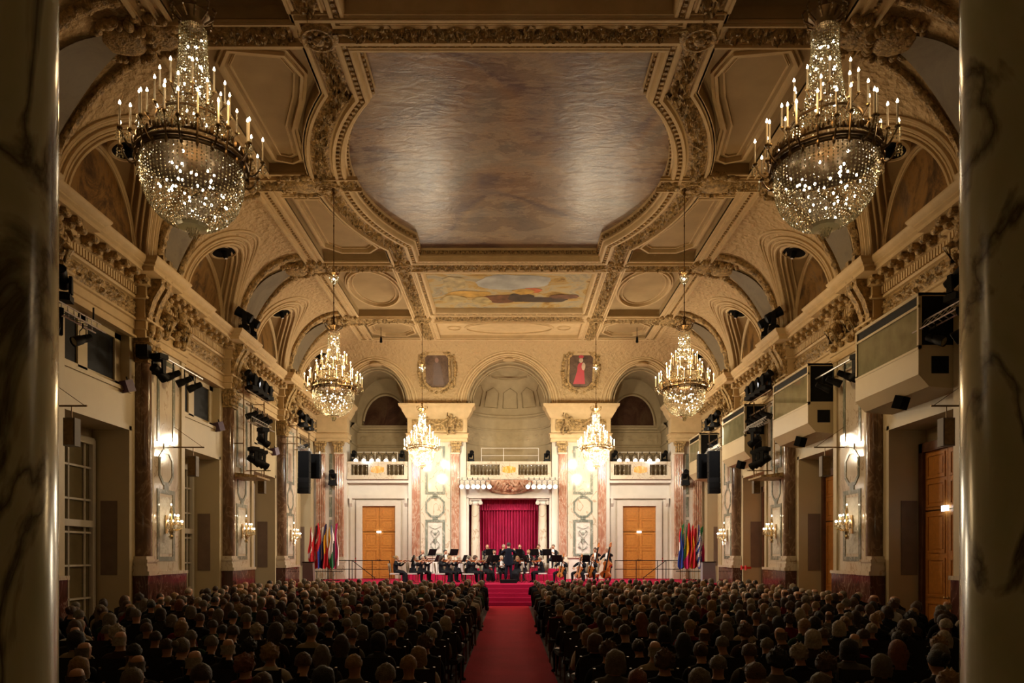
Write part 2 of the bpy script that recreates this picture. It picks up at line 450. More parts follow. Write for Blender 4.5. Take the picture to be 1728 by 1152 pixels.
for nm, p, d in holes:
    if nm in ('small', 'near'): fr(mb, ccw(p))
    elif nm == 'oval': fr2(mb, ccw(p), 0, .1, .06)
    elif nm.startswith('cof'): fr2(mb, ccw(p), .0, .12, .06)
for s in (1, -1):
    segs = [[(s*4.42, y0), (s*4.42, y1)] for y0, y1 in ((-2, 14.4), (27.2, 36.4))]
    for g in segs:
        if s > 0: g = g[::-1]
        fr2(mb, g, -.07, .14, .12, False)
        g2 = [(x-s*.66, y) for x, y in g]; fr2(mb, g2, -.05, .1, .1, False)
    for x in (7.0, 7.22, 7.62):
        fr2(mb, [(s*x, -2), (s*x, YB)], -.05, .1, .07 if x < 7.6 else .13, False)
for y in PC:
    for d in (-.34, .28):
        for s in (1, -1): fr2(mb, [(s*4.45, y+d), (s*7.6, y+d)], -.04, .09, .11, False)
for y in (15.1, 27.15, 33.15):
    for d in (-.4, .3): fr2(mb, [(-3.5, y+d), (3.5, y+d)], -.04, .08, .1, False)
# octagonal and oval mouldings in the coffers
def octp(x0, x1, y0, y1, c=.5): return [(x1, y0+c), (x1, y1-c), (x1-c, y1), (x0+c, y1), (x0, y1-c), (x0, y0+c), (x0+c, y0), (x1-c, y0)]
def ovalp(xc, yc, rx, ry, n=40): return [(xc+rx*cos(2*pi*k/n), yc+ry*sin(2*pi*k/n)) for k in range(n)]
for s in (1, -1):
    for (p, z) in ((octp(4.75, 6.7, 9.9, 14.2), ZC+.28), ([(6.6, 16.4), (6.6, 20.2), (6.2, 20.35), (5.95, 20.2), (5.75, 18.8), (5.2, 17.6), (4.9, 16.7), (5.1, 16.05), (6.25, 15.9)], ZC+.28),
                   ([(6.7, 22.5), (6.7, 25.9), (6.2, 26.4), (5.2, 26.4), (4.85, 26.0), (5.2, 25.1), (5.7, 23.9), (6.0, 22.5)], ZC+.28),
                   (ovalp(5.72, 30.2, 1.0, 1.95), ZC+.28), (octp(4.7, 6.75, 34.0, 35.95, .5), ZC+.12)):
        q = ccw([(s*x, y) for x, y in p]); fr2(mb, q, 0, .16, .14, True, z)
        fr2(mb, q, -.16, .05, .05, True, z)
fr2(mb, ovalp(0, 35.05, 2.1, .8), 0, .12, .06, True, ZC+.12)
for s in (1, -1): fr2(mb, ovalp(s*2.7, 35.05, .3, .25, 16), 0, .06, .05, True, ZC+.12)
mb.build('moulding', M['stucco'], ceiling)
# egg and dart / bead rows
mb = MB()
def beads(mb, path, o, z, step, r, closed=True):
    p = densify(offset_path(path, o, closed), step, closed)
    for (x, y) in p: mb.box(x-r, x+r, y-r, y+r, z-r*1.3, z+.02)
beads(mb, B, .19, ZC-.03, .16, .045); beads(mb, B, -.05, ZC+.24, .16, .05)
for nm, p, d in holes:
    if nm in ('small', 'near'): beads(mb, ccw(p), .19, ZC-.03, .15, .042)
for s in (1, -1): beads(mb, [(s*7.42, 8), (s*7.42, YB)], 0, ZC, .16, .04, False)
mb.build('egg_and_dart', M['ornament'], ceiling, smooth=False)
# garlands in relief
mb = MB()
relief_flat(mb, B[:1]+B[1:], .42, .92, ZC-.01, .13, 1.0, 10, .07, True)
for s in (1, -1):
    for y0, y1 in ((6, 14.6), (27.6, 32.7), (33.7, 36.3)):
        relief_flat(mb, [(s*4.07, y0), (s*4.07, y1)], -.27, .27, ZC-.01, .13, 1.0, 10, .07, seed=y0)
    for y in PC: relief_flat(mb, [(s*4.6, y), (s*7.6, y)], -.27, .27, ZC-.01, .14, .9, 9, .06, seed=y+s)
for y in (15.05, 27.1, 33.1): relief_flat(mb, [(-3.4, y), (3.4, y)], -.24, .24, ZC-.01, .13, .8, 9, .06, seed=y)
mb.build('garland', M['ornament'], ceiling)
# roundels where the chandeliers hang
RND = [(s*x, y) for s in (1, -1) for x, y in ((4.05, 9.0), (4.05, 15.1), (5.45, 21.3), (4.05, 27.2), (4.07, 33.3))]
mb = MB()
for x, y in RND:
    mb.lathe([(.05, -.24), (.12, -.2), (.13, -.14), (.26, -.12), (.30, -.17), (.34, -.17), (.37, -.12), (.42, -.1), (.44, .02)], 24, (x, y, ZC))
    for k in range(8):
        a = k*pi/4; mb.sph((x+.2*cos(a), y+.2*sin(a), ZC-.14), (.06, .06, .05), 6, 4)
mb.build('roundel', M['ornament'], ceiling)
# crest cartouches over the cross ribs
def crest(mb, x, y, z, sx=1., sd=0):
    mb.sph((x, y, z), (.62*sx, .42, .16), 20, 10, disp=lambda d: .12*noise.noise(d*4+Vector((sd, 0, 0))))
    for k in range(26):
        a = 2*pi*k/26+random.uniform(-.1, .1); r = 1+random.uniform(-.1, .15)
        mb.sph((x+.72*sx*cos(a)*r, y+.5*sin(a)*r, z-.02), (random.uniform(.07, .15), random.uniform(.07, .13), .12), 7, 5)
mb = MB()
for s in (1, -1):
    for i, y in enumerate(PC): crest(mb, s*(6.1 if i == 2 else 7.55), y, ZC-.04, 1, i*s)
    for i, y in enumerate(PC):
        crest(mb, s*8.2, y, cx(8.2)-.1, .8, i*s+.5)
mb.build('crest', M['ornament'], ceiling)

# ---- coved vault with lunettes
def uniq(l):
    l = sorted(l); o = [l[0]]
    for a in l[1:]:
        if a-o[-1] > .012: o.append(a)
    return o
xs = [XB+(XA-XB)*sin(pi/2*i/26) for i in range(27)]+[10.35, XW]
ins = [-7.5+.5*i for i in range(31)]
for c, a, b in BL: ins += [c+a*cos(pi*i/24) for i in range(25)]
xs = uniq([-x for x in xs]+xs+[x for x in ins if abs(x) < XB])
ys = [-2+.5*i for i in range(77)]
ys += [YB+(YA-YB)*sin(pi/2*i/24) for i in range(25)]
for c, a, b in zip(LUN, LA, LB): ys += [c+a*cos(pi*i/36) for i in range(37)]
ys = uniq([y for y in ys if y <= YA+1e-6])
mb = MB()
idx = {}
for i in range(len(xs)-1):
    for j in range(len(ys)-1):
        xm = (xs[i]+xs[i+1])/2; ym = (ys[j]+ys[j+1])/2
        if abs(xm) < XB and ym < YB: continue
        q = []
        for a, b in ((i, j), (i+1, j), (i+1, j+1), (i, j+1)):
            if (a, b) not in idx: idx[(a, b)] = len(mb.v); mb.v.append((xs[a], ys[b], vz(xs[a], ys[b])))
            q.append(idx[(a, b)])
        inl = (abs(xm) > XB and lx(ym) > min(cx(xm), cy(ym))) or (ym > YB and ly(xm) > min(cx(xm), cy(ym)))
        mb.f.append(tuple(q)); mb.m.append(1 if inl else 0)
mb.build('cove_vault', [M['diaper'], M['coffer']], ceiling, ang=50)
# arch mouldings following the groins, garland ribs, grisaille cartouches
mm = MB(); mg = MB(); mp = MB(); mo = MB()
for s in (1, -1):
    for c, a, b in zip(LUN, LA, LB):
        if c < 5: continue
        for d, r in ((.02, .05), (.14, .035), (.26, .06), (.42, .035), (.5, .05)):
            pts = []
            for i in range(33):
                t = pi*i/32; z = Z0+(b+d*.8)*sin(t); z = min(z, ZC-.05); y = c+(a+d)*cos(t)
                if y > 38.2: continue
                q = max(0, 1-((z-Z0)/(ZC-Z0))**2); pts.append((s*(XB+(XA-XB)*sqrt(q)-.01), y, z))
            mm.tube(pts, r, 6)
        for d, r in ((.14, .035), (.3, .05), (.5, .03)):
            pts = []
            for i in range(33):
                t = pi*i/32; z = Z0+(b-.03)*sin(t); y = c+(a-.02)*cos(t)
                if y > 38.2: continue
                q = max(0, 1-((z-Z0)/(ZC-Z0))**2); pts.append((s*min(10.42, XB+(XA-XB)*sqrt(q)+d), y, z))
            mm.tube(pts, r, 6)
        # arch on the wall round the lunette
        for d, r in ((-.04, .07), (-.14, .04)):
            pts = [(s*(XW-.05), c+(a+d)*cos(pi*i/24), Z0+(b+d)*sin(pi*i/24)) for i in range(25) if c+(a+d)*cos(pi*i/24) < 38.3]
            mm.tube(pts, r, 6)
        # oculus near the crown
        T = Matrix.Translation((s*9.72, c, Z0+b-.13)) @ Matrix.Rotation(s*.28, 4, 'Y')
        mo.lathe([(.46, .14), (.47, -.03), (.40, -.06), (.385, .0)], 24, mi=0, mat=T)
        mo.lathe([(.40, -.01), (.0, -.01)], 24, mi=1, mat=T)
        mo.lathe([(.09, -.02), (.1, -.16), (.06, -.24), (0, -.25)], 12, mi=1, mat=T); mo.lathe([(.05, -.252), (0, -.262)], 10, mi=2, mat=T)
    for k, yc in enumerate(PC):
        if yc < 7: continue
        # garland ribs either side of the painted cartouche
        for dy, rr in ((-1.0, .15), (1.0, .11)):
            pts = []
            for i in range(40):
                t = i/39*pi/2*.98
                yy = yc+dy*(.55+.45*sin(t)) if dy < 0 else yc+dy*(.45+.4*sin(2*t))
                pts.append((s*(XB+(XA-XB)*cos(t)-.04), yy, Z0+(ZC-Z0)*sin(t)-.04))
            mg.tube(pts, rr, 9, rf=lambda i, kk, k=k: .75+.6*abs(noise.noise(Vector((i*.8, kk*1.3, k*5.)))))
        def P(i, j, s=s, yc=yc):
            t = .22+(1.12)*i/14; w = (.24+.36*sin(pi*min(1, (i+2)/15)))*(j/4-1)
            return (s*(XB+(XA-XB)*cos(t)-.06), yc+.02+w, Z0+(ZC-Z0)*sin(t)-.06)
        mp.grid(P, 14, 8)
mm.build('arch_moulding', M['stucco'], ceiling); mg.build('garland', M['ornament'], ceiling)
mp.build('grisaille_panel', M['slate_paint'], ceiling); mo.build('oculus', [M['stucco'], M['black'], M['whitepaint']], ceiling)
# end wall arches: mouldings on the cove
mm = MB()
for c, a, b in BL:
    for d, r in ((.03, .05), (.16, .04), (.3, .07), (.48, .04)):
        pts = []
        for i in range(41):
            t = pi*i/40; z = Z0+(b+d*.6)*sin(t); x = c+(a+d)*cos(t)
            q = max(0, 1-((z-Z0)/(ZC-Z0))**2); pts.append((x, YB+(YA-YB)*sqrt(q)-.01, z))
        mm.tube(pts, r, 6)
mm.tube([(-7.6, YB+.02, ZC-.03), (7.6, YB+.02, ZC-.03)], .05, 6)
for x, r in ((-7.08, .3), (0, .3), (7.08, .3)):
    zz = Z0+(2.35 if x == 0 else 2.1)-.03
    mm.lathe([(r, .03), (r+.03, -.04), (r-.05, -.06)], 20, (x, 37.8, zz))
mm.build('arch_moulding', M['stucco'], ceiling)
mm = MB()
for x in (-7.08, 0, 7.08):
    zz = Z0+(2.35 if x == 0 else 2.1)-.03
    mm.lathe([(.26, -.04), (0, -.05)], 20, (x, 37.8, zz))
mm.build('oculus_grille', M['grille'], ceiling)
# ---- portraits in octagonal frames on the end cove
sth = .60; cth = .80
def portrait(xc, sd):
    u = Vector((1, 0, 0)); v = Vector((0, -1.8*sth, 3.02*cth)).normalized(); w = Vector((0, -v.z, v.y))
    o = Vector((xc, YB+1.8*cth-.06, Z0+3.02*sth))
    return lambda a, b, c: tuple(o+u*a+v*b+w*c)
for nm_i, xc in enumerate((-3.83, 3.83)):
    F = portrait(xc, nm_i); oc = lambda w, h, c=.28: [(w, -h+c), (w, h-c), (w-c, h), (-w+c, h), (-w, h-c), (-w, -h+c), (-w+c, -h), (w-c, -h)]
    mb = MB(); mb.prism(oc(.62, .92), F, 0, .05, 0); e = mb
    e.build('portrait_canvas', M['portrait_bg'], ceiling, smooth=False)
    mb = MB(); mb.ring(oc(.72, 1.02, .32), oc(.61, .91), F, 0, .12)
    mb.ring(oc(.98, 1.25, .42), oc(.86, 1.14, .36), F, 0, .07)
    for k in range(46):
        a = 2*pi*k/46; mb.sph(F(.92*cos(a)*1.05, 1.2*sin(a), .05), random.uniform(.06, .13), 7, 5)
    for k in range(16): mb.sph(F(random.uniform(-.4, .4), 1.25+random.uniform(0, .25), .1), random.uniform(.08, .15), 7, 5)
    for k in range(30): mb.sph(F(-1.2+2.4*k/29, -1.55+.12*cos(k*.6), .05), random.uniform(.05, .1), 6, 4)
    mb.build('portrait_frame', M['ornament'], ceiling)
    mb = MB()   # generic robed figure: low relief shapes on canvas
    def pf(u, v, ru, rv, mi, w=.055):
        n = 18; mb.add([F(u+ru*cos(2*pi*k/n), v+rv*sin(2*pi*k/n), w) for k in range(n)], [tuple(range(n))], mi)
    if nm_i:
        mb.add([F(-.40, -.75, .056), F(.25, -.75, .056), (F(.12, .25, .056)), F(-.12, .25, .056)], [(0, 1, 2, 3)], 0)
        pf(0, .1, .2, .3, 0, .058); pf(-.02, .5, .11, .13, 1, .06); pf(.12, .18, .1, .2, 1, .062); pf(-.02, .68, .13, .09, 0, .064)
    else:
        mb.add([F(-.25, -.78, .056), F(.35, -.78, .056), (F(.2, .3, .056)), F(-.15, .3, .056)], [(0, 1, 2, 3)], 2)
        pf(0, .15, .22, .28, 2, .058); pf(0, .5, .1, .13, 3, .06)
    mb.build('painted_figure', [simple('robe_red_%d' % nm_i, (.42, .02, .03), .5), simple('robe_skin_%d' % nm_i, (.5, .36, .24), .5), simple('robe_brown_%d' % nm_i, (.10, .055, .035), .5), simple('robe_face_%d' % nm_i, (.25, .13, .08), .5)], ceiling, smooth=False)

# ---- side walls
def wall_side(s):
    nm = 'wall_left' if s < 0 else 'wall_right'
    mb = MB(); Q = lambda x, y0, y1, z0, z1, mi=0: mb.quad((s*x, y0, z0), (s*x, y1, z0), (s*x, y1, z1), (s*x, y0, z1), mi)
    cur = -2.
    for k, c in enumerate(BAYS):
        hw = 1.6 if k < 5 else .95
        y0, y1 = c-hw, c+hw; dep = 1.0; xo = XW+dep; zt = 5.6
        Q(XW, cur, y0, 0, 13.3)
        Q(XW, y0, y1, zt, 6.75)
        Q(XW, y0, y1, 8.2, 13.3)
        for y in (y0, y1): mb.quad((s*XW, y, 0), (s*xo, y, 0), (s*xo, y, zt), (s*XW, y, zt), 0)
        mb.quad((s*XW, y0, zt), (s*XW, y1, zt), (s*xo, y1, zt), (s*xo, y0, zt), 0)
        Q(xo, y0, y1, 0, zt, 0)
        # upper opening
        for y in (y0, y1): mb.quad((s*XW, y, 6.75), (s*xo, y, 6.75), (s*xo, y, 8.2), (s*XW, y, 8.2), 0)
        for z in (6.75, 8.2): mb.quad((s*XW, y0, z), (s*XW, y1, z), (s*xo, y1, z), (s*xo, y0, z), 0)
        Q(xo, y0, y1, 6.75, 8.2, 0)
        cur = y1
    Q(XW, cur, 38.9, 0, 13.3)
    w = struct(mb.build(nm, M['wall'], smooth=False))
    # entablature with ressauts at the piers
    path = [(XW, -2)]
    for p in PIERS:
        path += [(XW, p-.08), (XW-.30, p-.08), (XW-.30, p+.55), (XW-.16, p+.55), (XW-.16, p+2.65), (XW, p+2.65)]
    path += [(XW, 38.2)]
    if s > 0: path = [(x, y) for x, y in path]
    pth = [(s*x, y) for x, y in path]
    if s > 0: pass
    sg = -1 if s > 0 else 1        # right of travel (+y) is +x ; into hall is -x for the right wall
    def swp(mb_, prof, mi=0): sweep(mb_, pth, [(sg*o, z) for o, z in prof], False, mi)
    mb = MB()
    swp(mb, [(0, 8.22), (.07, 8.22), (.07, 8.42), (.11, 8.44), (.11, 8.66), (.17, 8.68), (.17, 8.74), (.04, 8.77), (.04, 9.28), (.12, 9.3), (.14, 9.36), (.10, 9.37), (.10, 9.62), (.2, 9.66), (.2, 9.86),
             (.55, 9.88), (.55, 9.98), (.62, 10.02), (.62, 10.06), (.70, 10.12), (.74, 10.18), (.74, 10.22), (0, 10.23)])
    mb.build('cornice', M['stucco'], w)
    # frieze relief, dentils, modillions
    mb = MB()
    segs = []
    for i in range(len(path)-1):
        a, b = path[i], path[i+1]
        if abs(a[0]-b[0]) < 1e-6 and b[1]-a[1] > .3: segs.append((a[0], a[1], b[1]))
    for (x, y0, y1) in segs:
        y0 = max(y0, 6)
        if y1 < y0: continue
        n = max(2, int((y1-y0)/.07)); 
        def P(i, j):
            y = y0+(y1-y0)*i/n; return (s*(x-.045-.12*relief(y, j/9, 1.0, x)), y, 8.79+.48*j/9)
        mb.grid(P, n, 9)
    mb.build('frieze', M['ornament'], w)
    mb = MB(); md = MB()
    for (x, y0, y1) in segs:
        y0 = max(y0, 6)
        if y1 < y0: continue
        n = int((y1-y0)/.12)
        for i in range(n):
            y = y0+(i+.5)*(y1-y0)/n; xx = x-.10
            mb.box(*sorted((s*xx, s*(xx-.07))), y-.035, y+.035, 9.39, 9.6)
        n = max(1, int(round((y1-y0)/.46)))
        for i in range(n):
            y = y0+(i+.5)*(y1-y0)/n
            pr = [(.18, 9.87), (.52, 9.87), (.53, 9.80), (.46, 9.72), (.36, 9.74), (.26, 9.66), (.18, 9.64)]
            md.prism(pr, lambda u, v, t, y=y: (s*(x-u), y+t, v), -.10, .10)
            md.sph((s*(x-.48), y, 9.78), (.07, .12, .075), 8, 6)
            md.sph((s*(x-.3), y, 9.70), (.08, .11, .07), 8, 6)
    mb.build('dentil_course', M['stucco'], w, smooth=False); md.build('modillion_row', M['ornament'], w)
    # lunette paintings
    for k, (c, a, b) in enumerate(zip(LUN, LA, LB)):
        if c < 7: continue
        n = 24; pts = [(s*(XW-.03), c+(a-.15)*cos(pi*i/n), Z0+.05+(b-.18)*sin(pi*i/n)) for i in range(n+1)]
        pts = [(x, min(y, 38.1), z) for x, y, z in pts]
        mb = MB(); mb.add(pts, [tuple(range(n+1))])
        mb.build('lunette_painting', M['lunette_paint'] if c > 14 else M['lunette_dark'], w, smooth=False)
    # piers
    for k, p in enumerate(PIERS):
        if p < 1: continue
        R = lambda x0, x1: sorted((s*x0, s*x1))
        mb = MB(); x0, x1 = R(XW+.05, XW-.15)
        mb.box(x0, x1, p+.5, p+2.62, 1.66, 8.25)
        mb.build('pier', M['cream_marble'], w, smooth=False)
        mb = MB(); x0, x1 = R(XW, XW-.21)
        mb.box(x0, x1, p+2.40, p+2.62, 1.68, 8.22); mb.box(x0, x1, p+.52, p+.66, 1.68, 8.22)
        mb.build('pier_strip', M['wall'], w, smooth=False)
        # dado and pedestal
        mb = MB(); x0, x1 = R(XW, XW-.24); mb.box(x0, x1, p+.5, p+2.68, 0, 1.58)
        x0, x1 = R(XW, XW-.42); mb.box(x0, x1, p-.10, p+.56, 0, 1.58)
        mb.build('dado', M['red_marble'], w, smooth=False)
        mb = MB(); x0, x1 = R(XW, XW-.28); mb.box(x0, x1, p+.5, p+2.7, 1.58, 1.68)
        x0, x1 = R(XW, XW-.47); mb.box(x0, x1, p-.14, p+.6, 1.58, 1.70)
        for i, (e, z0, z1) in enumerate(((.09, 1.7, 1.85), (.05, 1.85, 1.95), (.08, 1.95, 2.03), (.03, 2.03, 2.12))):
            x0, x1 = R(XW, XW-.33-e); mb.box(x0, x1, p-.03-e, p+.46+e, z0, z1)
        mb.build('dado_cap', M['cream_marble'], w, smooth=False)
        # engaged pilaster, with fluting, base and capital
        mb = MB(); mb.box(*R(XW, XW-.14), p+.03, p+.45, 2.1, 7.6)
        mb.lathe([(.20, 2.1), (.20, 4.6), (.175, 7.6)], 28, (s*(XW-.16), p+.23, 0))
        o = mb.build('pilaster', M['brown_marble'], w)
        mb = MB()
        mb.box(*R(XW, XW-.44), p-.07, p+.56, 8.1, 8.24); mb.box(*R(XW, XW-.38), p-.03, p+.5, 7.56, 7.63)
        for r_ in range(3):
            for q in range(5):
                yy = p+.03+q*.10; mb.sph((s*(XW-.36-.04*r_), yy, 7.72+.14*r_), (.07, .06, .1), 7, 5)
            for q in range(4): mb.sph((s*(XW-.06-q*.09), p-.03-.02*r_, 7.72+.14*r_), (.06, .06, .09), 7, 5)
        mb.box(*R(XW, XW-.33), p, p+.46, 7.6, 8.1)
        mb.sph((s*(XW-.42), p-.04, 8.03), .1, 8, 6); mb.sph((s*(XW-.42), p+.52, 8.03), .1, 8, 6)
        mb.build('capital', M['ornament'], w)
        # panel inlays: octagon and framed rectangles
        F = lambda u, v, t, p=p: (s*(XW-.15-t), p+1.5+u, v)
        rc = lambda a, z0, z1: [(a, z0), (a, z1), (-a, z1), (-a, z0)]
        ob = lambda a, h, z, c=.22: [(a, z-h+c), (a, z+h-c), (a-c, z+h), (-a+c, z+h), (-a, z+h-c), (-a, z-h+c), (-a+c, z-h), (a-c, z-h)]
        mb = MB()
        mb.ring(rc(.55, 1.98, 4.12), rc(.42, 2.11, 3.99), F, -.01, .02)
        mb.ring(rc(.55, 5.5, 8.0), rc(.42, 5.63, 7.87), F, -.01, .02)
        mb.ring(ob(.46, .53, 4.78, .26), ob(.36, .43, 4.78, .2), F, -.01, .02)
        mb.prism(rc(.14, 4.10, 4.26), F, -.01, .022); mb.prism(rc(.14, 5.30, 5.52), F, -.01, .022)
        mb.build('marble_inlay', M['green_marble'], w, smooth=False)
        mb = MB()
        n = 16
        def P2(i, j): 
            u = -.36+.72*i/14; v = 2.2+1.7*j/30
            return F(u, v, .003+.03*relief(v*1.0, i/14, .7, p))
        mb.grid(P2, 14, 30); mb.build('relief_panel', M['relief_white'], w)
    # putti consoles in the frieze zone over every pier
    return w
WL = wall_side(-1); WR = wall_side(1)
# ------------------------------------------------------------------ putti figures on the entablature (children of walls)
def putto_mesh():
    mb = MB()
    nz = lambda d: .1*noise.noise(d*3)
    mb.sph((0, 0, .62), (.17, .14, .25), 12, 8, disp=nz); mb.sph((0, -.03, .98), (.13, .13, .15), 12, 8)
    mb.sph((0, .0, .36), (.2, .16, .17), 12, 8)
    mb.tube([(-.12, 0, .78), (-.3, -.02, .95), (-.24, -.05, 1.2)], [.07, .06, .045], 7)
    mb.tube([(.12, 0, .78), (.32, -.08, .68), (.3, -.2, .45)], [.07, .06, .045], 7)
    mb.tube([(-.1, 0, .36), (-.2, -.22, .25), (-.16, -.1, -.12)], [.11, .09, .06], 7)
    mb.tube([(.1, 0, .36), (.22, -.18, .2), (.14, -.02, -.2)], [.11, .09, .06], 7)
    for k in range(16): mb.sph((random.uniform(-.35, .35), random.uniform(-.02, .1), random.uniform(-.3, .9)), random.uniform(.07, .14), 7, 5)
    return mb
pt = putto_mesh().build('putto', M['ornament']).data
bpy.data.objects.remove(bpy.data.objects['putto'])
def putto(parent, loc, rz, sc):
    o = bpy.data.objects.new('putto', pt); COL.objects.link(o); o.parent = parent; o.location = loc; o.rotation_euler = (0, 0, rz); o.scale = (sc, sc, sc)
for s, W in ((-1, WL), (1, WR)):
    for p in PIERS:
        if p < 6: continue
        for yy, sc in ((p+.95, 1.0), (p+2.05, 1.0)):
            putto(W, (s*(XW-.38), yy, 8.85), s*-pi/2 if s > 0 else pi/2, sc)
        mb = MB()          # scrolled consoles over the pilaster
        for yy in (p+.05, p+.42):
            pr = [(.30, 8.25), (.45, 8.3), (.42, 8.9), (.55, 9.3), (.78, 9.7), (.80, 10.0), (.72, 10.2), (.3, 10.2)]
            mb.prism(pr, lambda u, v, t, yy=yy, s=s: (s*(XW-u), yy+t, v), -.11, .11)
            mb.sph((s*(XW-.74), yy, 9.95), (.12, .13, .16), 10, 6); mb.sph((s*(XW-.45), yy, 8.5), (.1, .12, .2), 10, 6)
            mb.box(*sorted((s*(XW-.62), s*(XW-.82))), yy-.09, yy+.09, 10.2, 10.55)
        mb.build('console', M['ornament'], W)

# ------------------------------------------------------------------ end wall
ZS = .87                       # stage floor height
WB = None
mb = MB()
def bq(x0, x1, z0, z1, y=38.3, mi=0): mb.quad((x0, y, z0), (x1, y, z0), (x1, y, z1), (x0, y, z1), mi)
# wall plane pieces above the springing (hidden mostly by the cove)
piers = [(-10.5, -8.75), (-5.42, -2.3), (2.3, 5.42), (8.75, 10.5)]
bays = [(-8.75, -5.42), (-2.3, 2.3), (5.42, 8.75)]
for x0, x1 in piers: mb.box(x0, x1, 38.3, 39.2, ZS, 10.21)
for (x0, x1) in (bays[0], bays[2]):
    xc = (x0+x1)/2; dw = .91
    y = 38.75
    for a, b_, z0, z1 in ((x0, xc-dw, ZS, 6.3), (xc+dw, x1, ZS, 6.3), (xc-dw, xc+dw, 4.82, 6.3)): mb.box(a, b_, y, y+.3, z0, z1)
mb.box(-2.3, 2.3, 38.75, 39.1, 5.25, 6.3)
WB = struct(mb.build('wall_back', M['whitepaint'], smooth=False))
# alcoves over the balconies
mb = MB()
for (x0, x1) in (bays[0], bays[2]):
    xc = (x0+x1)/2; r = (x1-x0)/2; yb = 41.0; n = 24
    mb.quad((x0, 39.1, 6.3), (x0, yb, 6.3), (x0, yb, Z0), (x0, 39.1, Z0)); mb.quad((x1, 39.1, 6.3), (x1, yb, 6.3), (x1, yb, Z0), (x1, 39.1, Z0))
    mb.quad((x0, yb, 6.3), (x1, yb, 6.3), (x1, yb, 12.4), (x0, yb, 12.4))
    mb.quad((x0, 38.3, 6.29), (x1, 38.3, 6.29), (x1, yb, 6.29), (x0, yb, 6.29))
    rz = 2.1
    mb.grid(lambda i, j: (xc+r*cos(pi*i/n), (38.25, yb)[j], Z0+rz*sin(pi*i/n)), n, 1)
    for d, q in ((-.05, .06), (-.2, .04)):
        mb.tube([(xc+(r+d)*cos(pi*i/n), 38.35, Z0+(rz+d)*sin(pi*i/n)) for i in range(n+1)], q, 6)
    sweep(mb, [(x0, 39.2), (x0, yb), (x1, yb), (x1, 39.2)], [(0, 9.2), (.08, 9.22), (.1, 9.3), (.22, 9.36), (.24, 9.46), (0, 9.5)])
    sweep(mb, [(x0, 39.2), (x0, yb), (x1, yb), (x1, 39.2)], [(0, 8.35), (.06, 8.38), (.08, 8.44), (0, 8.5)])
    rp = 1.3
    pts = [(xc+rp*cos(pi*i/n), yb-.03, 9.62+1.75*sin(pi*i/n)) for i in range(n+1)]
    mb.tube([(x, yb-.06, z) for x, y, z in pts], .07, 6)
    m2 = MB(); m2.add(pts, [tuple(range(n+1))]); m2.build('lunette_painting', M['lunette_dark'], WB, smooth=False)
    def P(i, j): u = i/40; return (x0+.2+(x1-x0-.4)*u, yb-.02-.06*relief(u*3.2, j/10, 1.2, x0), 8.55+.6*j/10)
    mb.grid(P, 40, 10)
# central apse
n = 28; R = 2.3; y0 = 38.6
mb.grid(lambda i, j: (R*cos(pi*i/n), y0+R*sin(pi*i/n)*.85, (6.29, Z0)[j]), n, 1)
mb.grid(lambda i, j: (R*cos(pi*i/n)*cos(pi/2*j/14), y0+R*sin(pi*i/n)*.85*cos(pi/2*j/14), Z0+2.35*sin(pi/2*j/14)), n, 14)
mb.add([(R*cos(pi*i/n), y0+R*sin(pi*i/n)*.85, 6.29) for i in range(n+1)]+[(-R, 38.3, 6.29), (R, 38.3, 6.29)], [tuple(range(n+3))])
mb.grid(lambda i, j: (2.3*cos(pi*i/n), (38.2, 38.65)[j], Z0+2.35*sin(pi*i/n)), n, 1)
mb.quad((-2.3, 38.2, 6.3), (-2.3, 38.7, 6.3), (-2.3, 38.7, Z0), (-2.3, 38.2, Z0)); mb.quad((2.3, 38.2, 6.3), (2.3, 38.7, 6.3), (2.3, 38.7, Z0), (2.3, 38.2, Z0))
for rr, zz in ((.07, 10.05), (.045, 9.9), (.06, 9.25), (.04, 8.3), (.05, 12.2-.35)):
    k = 1 if zz < 10.3 else .45
    mb.tube([((R*k-.03)*cos(pi*i/n), y0+(R*k-.03)*sin(pi*i/n)*.85, zz) for i in range(n+1)], rr, 6)
def P(i, j):
    a = pi*i/90; q = R-.03-.07*relief(i*.08, j/10, 1.1, 3); return (q*cos(a), y0+q*sin(a)*.85, 8.45+.65*j/10)
mb.grid(P, 90, 10)
for k in range(5):      # raised wall panels in the half dome
    a0 = pi*(.1+.165*k); a1 = a0+.12*pi
    fp = lambda a, b: (( R-.03)*cos(a)*cos(b), y0+(R-.03)*sin(a)*.85*cos(b), Z0+2.32*sin(b))
    mb.tube([fp(a0, .12), fp(a0, .5), fp((a0+a1)/2, .62), fp(a1, .5), fp(a1, .12)], .025, 5, closed=True)
for d, q in ((-.04, .07), (-.22, .05), (-.34, .03)):
    mb.tube([((2.3+d)*cos(pi*i/36), 38.3, Z0+(2.35+d)*sin(pi*i/36)) for i in range(37)], q, 6)
mb.build('alcove', M['alcove'], WB)
